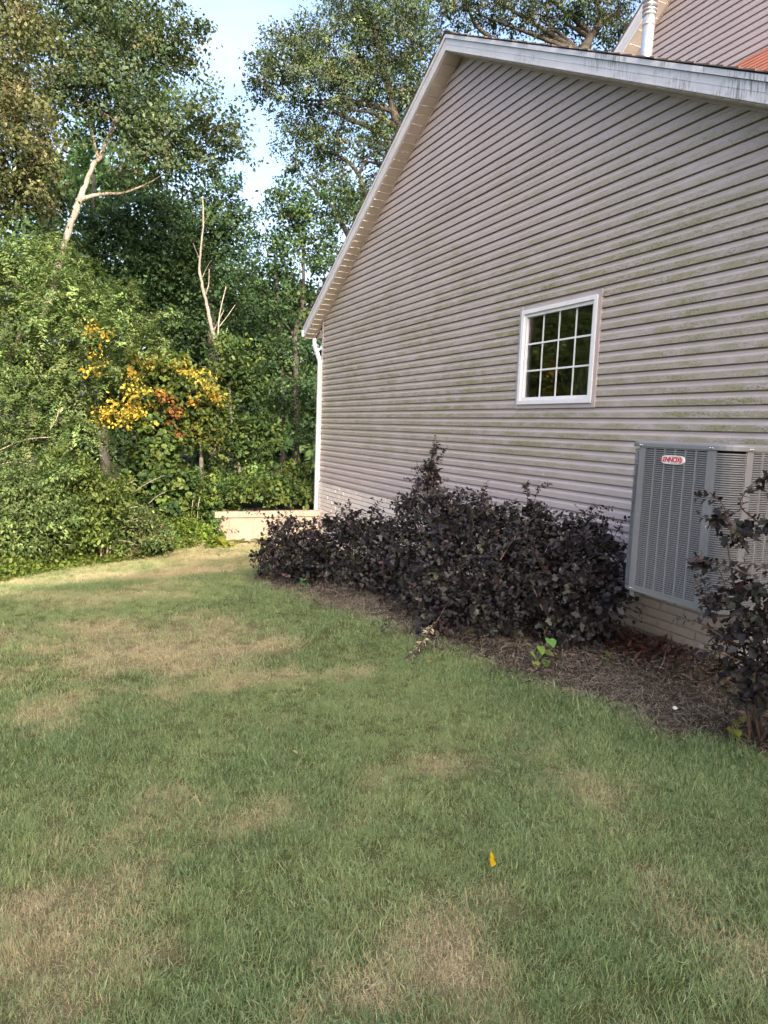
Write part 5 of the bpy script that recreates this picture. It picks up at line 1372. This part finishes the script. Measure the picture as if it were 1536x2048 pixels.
seedling('small green sprig low in the far end of the bed', (2.46, 7.4, -.1), [(.0, 0, .08, .06), (.02, -.01, .04, .06), (.03, .02, .12, .05), (-.03, .01, .1, .05)], 3, (.07, .15, .04))
seedling('yellow green weed at the foot of the right hand purple shrub', (3.40, 2.62, .0), [(.0, 0, .14, .05), (.02, -.01, .09, .05), (.04, .02, .05, .05), (-.03, .01, .10, .045), (.03, -.03, .17, .04)], 4, (.14, .17, .04))

# ---------------------------------------------------------------- scattered grass and mulch
def scatter(name, pts, rots, scl, pick, protos, mat, floats):
    """one object: the first vertices hold the sprigs, the loose vertices after them are the places"""
    cos, fcs, tints, ids = [], [], [], []
    o = 0
    for i, (c, f, tn) in enumerate(protos):
        cos.append(c); fcs.append(f + o); tints.append(tn); ids.append(np.full(len(c), i)); o += len(c)
    nproto = o; n = len(pts)
    co = np.concatenate(cos + [pts])
    f = np.concatenate(fcs)
    tint = np.concatenate(tints + [np.zeros((n, 3))])
    me = bpy.data.meshes.new(name)
    me.vertices.add(len(co)); me.vertices.foreach_set('co', co.astype(np.float32).ravel())
    k = f.shape[1]
    me.loops.add(f.size); me.loops.foreach_set('vertex_index', f.astype(np.int32).ravel())
    me.polygons.add(len(f)); me.polygons.foreach_set('loop_start', np.arange(0, f.size, k, dtype=np.int32))
    me.materials.append(mat)
    def attr(nm, typ, arr, field='value'):
        a = me.attributes.new(nm, typ, 'POINT'); a.data.foreach_set(field, arr)
    z = np.zeros(nproto)
    attr('is_proto', 'BOOLEAN', np.concatenate([np.ones(nproto, bool), np.zeros(n, bool)]))
    attr('proto_id', 'INT', np.concatenate(ids + [np.zeros(n)]).astype(np.int32))
    attr('pick', 'INT', np.concatenate([z, pick]).astype(np.int32))
    attr('scl', 'FLOAT', np.concatenate([z, scl]).astype(np.float32))
    attr('rot', 'FLOAT_VECTOR', np.concatenate([np.zeros((nproto, 3)), rots]).astype(np.float32).ravel(), 'vector')
    c4 = np.ones((len(co), 4), np.float32); c4[:, :3] = tint
    attr('tint', 'FLOAT_COLOR', c4.ravel(), 'color')
    for nm, arr in floats.items(): attr(nm, 'FLOAT', np.concatenate([z, arr]).astype(np.float32))
    me.update(calc_edges=True)
    ob = link(name, me); ob['kind'] = 'stuff'
    ng = bpy.data.node_groups.new(name, 'GeometryNodeTree')
    ng.interface.new_socket('Geometry', in_out='INPUT', socket_type='NodeSocketGeometry')
    ng.interface.new_socket('Geometry', in_out='OUTPUT', socket_type='NodeSocketGeometry')
    nd = ng.nodes; lk = ng.links
    gi = nd.new('NodeGroupInput'); go = nd.new('NodeGroupOutput')
    def named(nm, typ):
        a = nd.new('GeometryNodeInputNamedAttribute'); a.data_type = typ; a.inputs['Name'].default_value = nm
        return a.outputs['Attribute']
    sep = nd.new('GeometryNodeSeparateGeometry'); sep.domain = 'POINT'
    lk.new(gi.outputs[0], sep.inputs['Geometry']); lk.new(named('is_proto', 'BOOLEAN'), sep.inputs['Selection'])
    sp = nd.new('GeometryNodeSplitToInstances'); sp.domain = 'POINT'
    lk.new(sep.outputs['Selection'], sp.inputs['Geometry']); lk.new(named('proto_id', 'INT'), sp.inputs['Group ID'])
    ip = nd.new('GeometryNodeInstanceOnPoints')
    lk.new(sep.outputs['Inverted'], ip.inputs['Points']); lk.new(sp.outputs['Instances'], ip.inputs['Instance'])
    ip.inputs['Pick Instance'].default_value = True
    lk.new(named('pick', 'INT'), ip.inputs['Instance Index'])
    e2r = nd.new('FunctionNodeEulerToRotation'); lk.new(named('rot', 'FLOAT_VECTOR'), e2r.inputs[0])
    lk.new(e2r.outputs[0], ip.inputs['Rotation']); lk.new(named('scl', 'FLOAT'), ip.inputs['Scale'])
    lk.new(ip.outputs[0], go.inputs[0])
    md = ob.modifiers.new('scatter', 'NODES'); md.node_group = ng
    return ob

def blade_tuft(seed, n, rad, h0, h1, w, lean):
    r_ = np.random.default_rng(seed)
    m = 4; co = np.zeros((n, 2 * m - 1, 3)); tn = np.zeros((n, 2 * m - 1, 3))
    bx = r_.normal(size=n) * rad * .6; by = r_.normal(size=n) * rad * .6
    a = r_.uniform(0, 2 * PI, n); h = r_.uniform(h0, h1, n); ln = np.abs(r_.normal(size=n)) * lean + .1
    ww = w * r_.uniform(.6, 1.2, n); rnd_ = r_.random(n)
    d = np.stack([np.cos(a), np.sin(a)], 1); s = np.stack([-np.sin(a), np.cos(a)], 1)
    for i in range(m):
        u = i / (m - 1)
        ang = ln * (.4 + .9 * u)
        r = h * u * np.sin(np.minimum(ang, 1.5)); z = h * u * np.cos(np.minimum(ang, 1.45))
        wd = ww * (1 - u ** 1.6) * .5
        c = np.stack([bx, by], 1) + d * r[:, None]
        if i < m - 1:
            co[:, 2 * i, :2] = c - s * wd[:, None]; co[:, 2 * i + 1, :2] = c + s * wd[:, None]; co[:, 2 * i, 2] = z - .004; co[:, 2 * i + 1, 2] = z - .004
            tn[:, 2 * i, 1] = u; tn[:, 2 * i + 1, 1] = u
        else:
            co[:, 2 * i, :2] = c; co[:, 2 * i, 2] = z - .004; tn[:, 2 * i, 1] = 1
    tn[:, :, 0] = rnd_[:, None]
    k = 2 * m - 1
    tf = np.array([(0, 1, 3), (0, 3, 2), (2, 3, 5), (2, 5, 4), (4, 5, 6)])
    f = (tf[None] + (np.arange(n) * k)[:, None, None]).reshape(-1, 3)
    return co.reshape(-1, 3), f, tn.reshape(-1, 3)

r_ = np.random.default_rng(77)
def lawn_points(n, x0, x1, y0, y1, prob):
    x = r_.uniform(x0, x1, n); y = r_.uniform(y0, y1, n)
    bd = bed_dist(x, y)
    ok = (bd < .03 + .10 * r_.random(n) ** 2) & (lawn_in(x, y) > -.05) & (x < 4.6)
    ok &= r_.random(n) < prob(x, y)
    return x[ok], y[ok]
x1, y1 = lawn_points(17000, -1.6, 3.4, .9, 4.6, lambda x, y: np.ones_like(x))
x2, y2 = lawn_points(21000, -3.2, 4.6, 4.6, 12.9, lambda x, y: np.where(x < -.9 - (y - 4.6) * .0, .35, 1.))
x3, y3 = lawn_points(2500, -6, -1.6, -2, 9, lambda x, y: np.ones_like(x))
gx_ = np.concatenate([x1, x2, x3]); gy_ = np.concatenate([y1, y2, y3]); n = len(gx_)
dry = dryness(gx_, gy_)
clump = fbm(gx_ + 20, gy_, 2.2)
hue = np.clip(.5 + 1.8 * (fbm(gx_, gy_ * 1.4 + 30, .9) - .5) + 1.6 * (fbm(gx_ + 7, gy_ * 1.3 + 3, 3.2) - .5) - .5 * np.exp(-((bed_dist(gx_, gy_) + .3) / .4) ** 2) + .13 * np.sin(2 * PI * (gx_ * .75 - gy_ * .66) / 1.05) + r_.normal(size=n) * .15, 0, 1)
edge = np.exp(-((bed_dist(gx_, gy_) + .12) / .16) ** 2)
scl = (.55 + .55 * clump) * (1 - .12 * dry) * (1 + .35 * edge) * np.where(gy_ > 4.6, 1.15, 1.0) * r_.uniform(.8, 1.2, n)
protos = [blade_tuft(s, 60, .055, .024, .052, .0027, .8) for s in range(5)] + [blade_tuft(20 + s, 60, .06, .022, .05, .0026, 1.05) for s in range(3)] + [blade_tuft(40, 14, .05, .05, .095, .0036, .6)]
pick = np.where(r_.random(n) < .05, 8, np.where(r_.random(n) < .35 + .4 * dry, r_.integers(5, 8, n), r_.integers(0, 5, n)))
# the mower and feet have combed the blades in drifts
comb = 2 * PI * fbm(gx_ + 40, gy_ + 3, .7)
rots = np.stack([.30 * np.sin(comb) + r_.normal(size=n) * .12, .30 * np.cos(comb) + r_.normal(size=n) * .12, r_.uniform(0, 2 * PI, n)], 1)
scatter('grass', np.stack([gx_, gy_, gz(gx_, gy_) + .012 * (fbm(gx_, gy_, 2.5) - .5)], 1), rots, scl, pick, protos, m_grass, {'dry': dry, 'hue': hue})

def strip_proto(seed, n, l0, l1, w, rad, tints):
    r_ = np.random.default_rng(seed)
    tv = np.array([(-.5, -.5, 0), (.5, -.35, 0), (.5, .35, .0), (-.5, .5, 0), (0, -.5, .12), (0, .5, .12)])
    tf = np.array([(0, 4, 5, 3), (4, 1, 2, 5)])
    cs, fs, ts = [], [], []
    for k in range(n):
        a = r_.uniform(0, 2 * PI); e = r_.normal() * .25; l = r_.uniform(l0, l1); ww = w * r_.uniform(.5, 1.4)
        v = tv * np.array([l, ww, l])
        x = v[:, 0] * math.cos(e) - v[:, 2] * math.sin(e); z = v[:, 0] * math.sin(e) + v[:, 2] * math.cos(e)
        p = np.stack([x * math.cos(a) - v[:, 1] * math.sin(a), x * math.sin(a) + v[:, 1] * math.cos(a), z], 1) + np.array([r_.normal() * rad, r_.normal() * rad, abs(r_.normal()) * .010])
        cs.append(p); fs.append(tf + 6 * k); ts.append(np.repeat(np.array(tints[r_.integers(len(tints))])[None] * r_.uniform(.6, 1.3), 6, 0))
    return np.concatenate(cs), np.concatenate(fs), np.concatenate(ts)
CH = [(.072, .052, .040), (.11, .082, .062), (.15, .12, .095), (.042, .031, .024)]
ST = [(.26, .215, .155), (.18, .15, .11), (.36, .30, .22), (.11, .088, .062)]
mp = [strip_proto(s, 14, .015, .045, .009, .05, CH) for s in range(4)] + [strip_proto(9 + s, 12, .03, .09, .0025, .06, ST) for s in range(3)]
n = 16000
mx = r_.uniform(2.0, 4.62, n); my = r_.uniform(1.2, 10.4, n)
ok = bed_dist(mx, my) > -.10
mx, my = mx[ok], my[ok]; n = len(mx)
strawy = np.clip(fbm(mx, my + 7, 1.6) * 1.3 - .25 + .45 * np.exp(-((bed_dist(mx, my) - .15) / .35) ** 2), 0, 1)
pick = np.where(r_.random(n) < strawy, r_.integers(4, 7, n), r_.integers(0, 4, n))
mz = gz(mx, my) + .010 + .05 * ss(bed_dist(mx, my) / .5) + .03 * (fbm(mx, my, 4.) - .5)
scatter('mulch', np.stack([mx, my, mz], 1), np.stack([r_.normal(size=n) * .15, r_.normal(size=n) * .15, r_.uniform(0, 6.28, n)], 1), r_.uniform(.7, 1.25, n), pick, mp, m_chip, {})

# red-brown dead leaves heaped against the wall, left of the air conditioner
n = 700
lx = r_.normal(size=n) * .28 + 4.12; ly = r_.normal(size=n) * .22 + 4.12
lz = gz(lx, ly) + .06 + .13 * np.exp(-(((lx - 4.2) / .3) ** 2 + ((ly - 4.15) / .3) ** 2)) * r_.random(n)
ok = (lx < HX - .03); lx, ly, lz = lx[ok], ly[ok], lz[ok]; n = len(lx)
ln = r_.uniform(.035, .075, n)
o = link('dead_leaves', leaves_mesh('dead_leaves', np.stack([lx, ly, lz], 1), norm(r_.normal(size=(n, 3)) * np.array([1, 1, .4])), norm(r_.normal(size=(n, 3)) * .6 + np.array([0, 0, 1])), ln, ln * .55,
         pick_tint(r_, n, [((.10, .035, .025), 3), ((.065, .026, .02), 3), ((.15, .07, .04), 1)]), TMPL_OVAL, m_purple)); o['kind'] = 'stuff'

# ---------------------------------------------------------------- small things lying about
def fallen(name, label, cat, at, size, wid, tint, rot, group=None):
    me = leaves_mesh(name, np.zeros((1, 3)), np.array([[1., 0, 0]]), np.array([[0, 0, 1.]]), np.array([size]), np.array([size * wid]), np.array([tint]), TMPL_LOBED if wid > .5 else TMPL_OVAL, m_leaf)
    o = link(name, me, None, at); o.rotation_euler = rot
    return tag(o, label, cat, group)
fallen('fallen_leaf', 'bright yellow fallen leaf lying on the grass in front', 'leaf', (1.475, 2.10, .045), .072, .52, (.62, .40, .01), (.7, -.35, 1.0))
fallen('fallen_leaf', 'small pale yellow leaf on the lawn near the middle', 'leaf', (1.07, 3.25, .045), .04, .8, (.50, .42, .16), (.3, -.3, 2.))
fallen('fallen_leaf', 'small orange leaf on the grass beside the withered branch tip', 'leaf', (2.37, 4.32, .045), .045, .5, (.40, .20, .08), (.3, -.2, -.6))
fallen('fallen_leaf', 'curled tan leaf on the mulch under the seedling', 'leaf', (3.55, 3.92, .06), .06, .4, (.30, .22, .12), (.2, -.1, .3))
fallen('fallen_leaf', 'curled tan leaf on the mulch in front of the red brown dead leaves', 'leaf', (3.95, 3.78, .05), .06, .4, (.28, .20, .12), (.2, -.1, -.3))
b = MB(); b.tube([(0, 0, 0), (0, 0, .006), (0, 0, .014), (.002, 0, .019)], [.010, .014, .012, .005], 9)
o = b.build('pebble', simple('white stone', (.75, .73, .70), .6, var=.08), None, True); o.location = (3.38, 3.01, .06)
tag(o, 'tiny white pebble on the mulch near the lawn edge', 'pebble')
t = thing('dry_twig', 'thin pale twig lying across the mulch before the dead leaves', 'twig', (3.9, 3.7, .06))
limb(t, [(3.86, 3.6, .07), (3.98, 3.68, .09), (4.12, 3.8, .12)], .004, .002, m_twig, 'stem', 5)

# ---------------------------------------------------------------- unseen house and tree added behind the camera to shade the lawn
nh = thing('added_shade_house', 'unseen gabled house added behind the viewer to shade the lawn', 'house', (6, -14, 0))
b = MB(); W0, W1, YB, YE = -3.4, 15.4, -14., -26.; zr = 11.95; ze_ = zr - .34 * 9.4
pf = [(W0, -.5), (W1, -.5), (W1, ze_), (6, zr), (W0, ze_)]
b.prism([(x, YB, z) for x, z in pf], [(x, YE, z) for x, z in pf]); _child(b, 'wall', m_shade_house, nh, False)
b = MB()
for s in (-1, 1):
    xe = 6 + s * 9.9; z_e = zr + .03 - .34 * 9.9
    b.hexa([(6, YB + .3, zr + .03), (xe, YB + .3, z_e), (xe, YE - .3, z_e), (6, YE - .3, zr + .03), (6, YB + .3, zr + .13), (xe, YB + .3, z_e + .1), (xe, YE - .3, z_e + .1), (6, YE - .3, zr + .13)])
_child(b, 'roof', m_shingle, nh, False)
for x in (1.5, 5., 8.5, 12.):
    b = MB(); b.box((x, YB + .003, 1.2), (x + 1.1, YB + .06, 2.7)); _child(b, 'window', m_white, nh, False)

# unseen crowns added over its roof line to break up the shade edge
rr = random.Random(12)
lb = []
for k in range(16):
    x = -5 + k * .72
    lb.append((x, -15 + rr.uniform(-.6, .6), 11.95 - .34 * abs(x - 6) + rr.uniform(-.35, .55), rr.uniform(.45, .8)))
tree('broadleaf_tree', 'unseen tree crown added over the roof behind the viewer to dapple the shade edge', 'tree', (-1, -15.2, 0), lb, 90, .12, .7, 12, GREEN_MID, [(-1, -15.2, 0), (-1, -15.2, 5), (-.5, -15.2, 9)], .2, .08, m_bark, spray=.5, limbs=False)
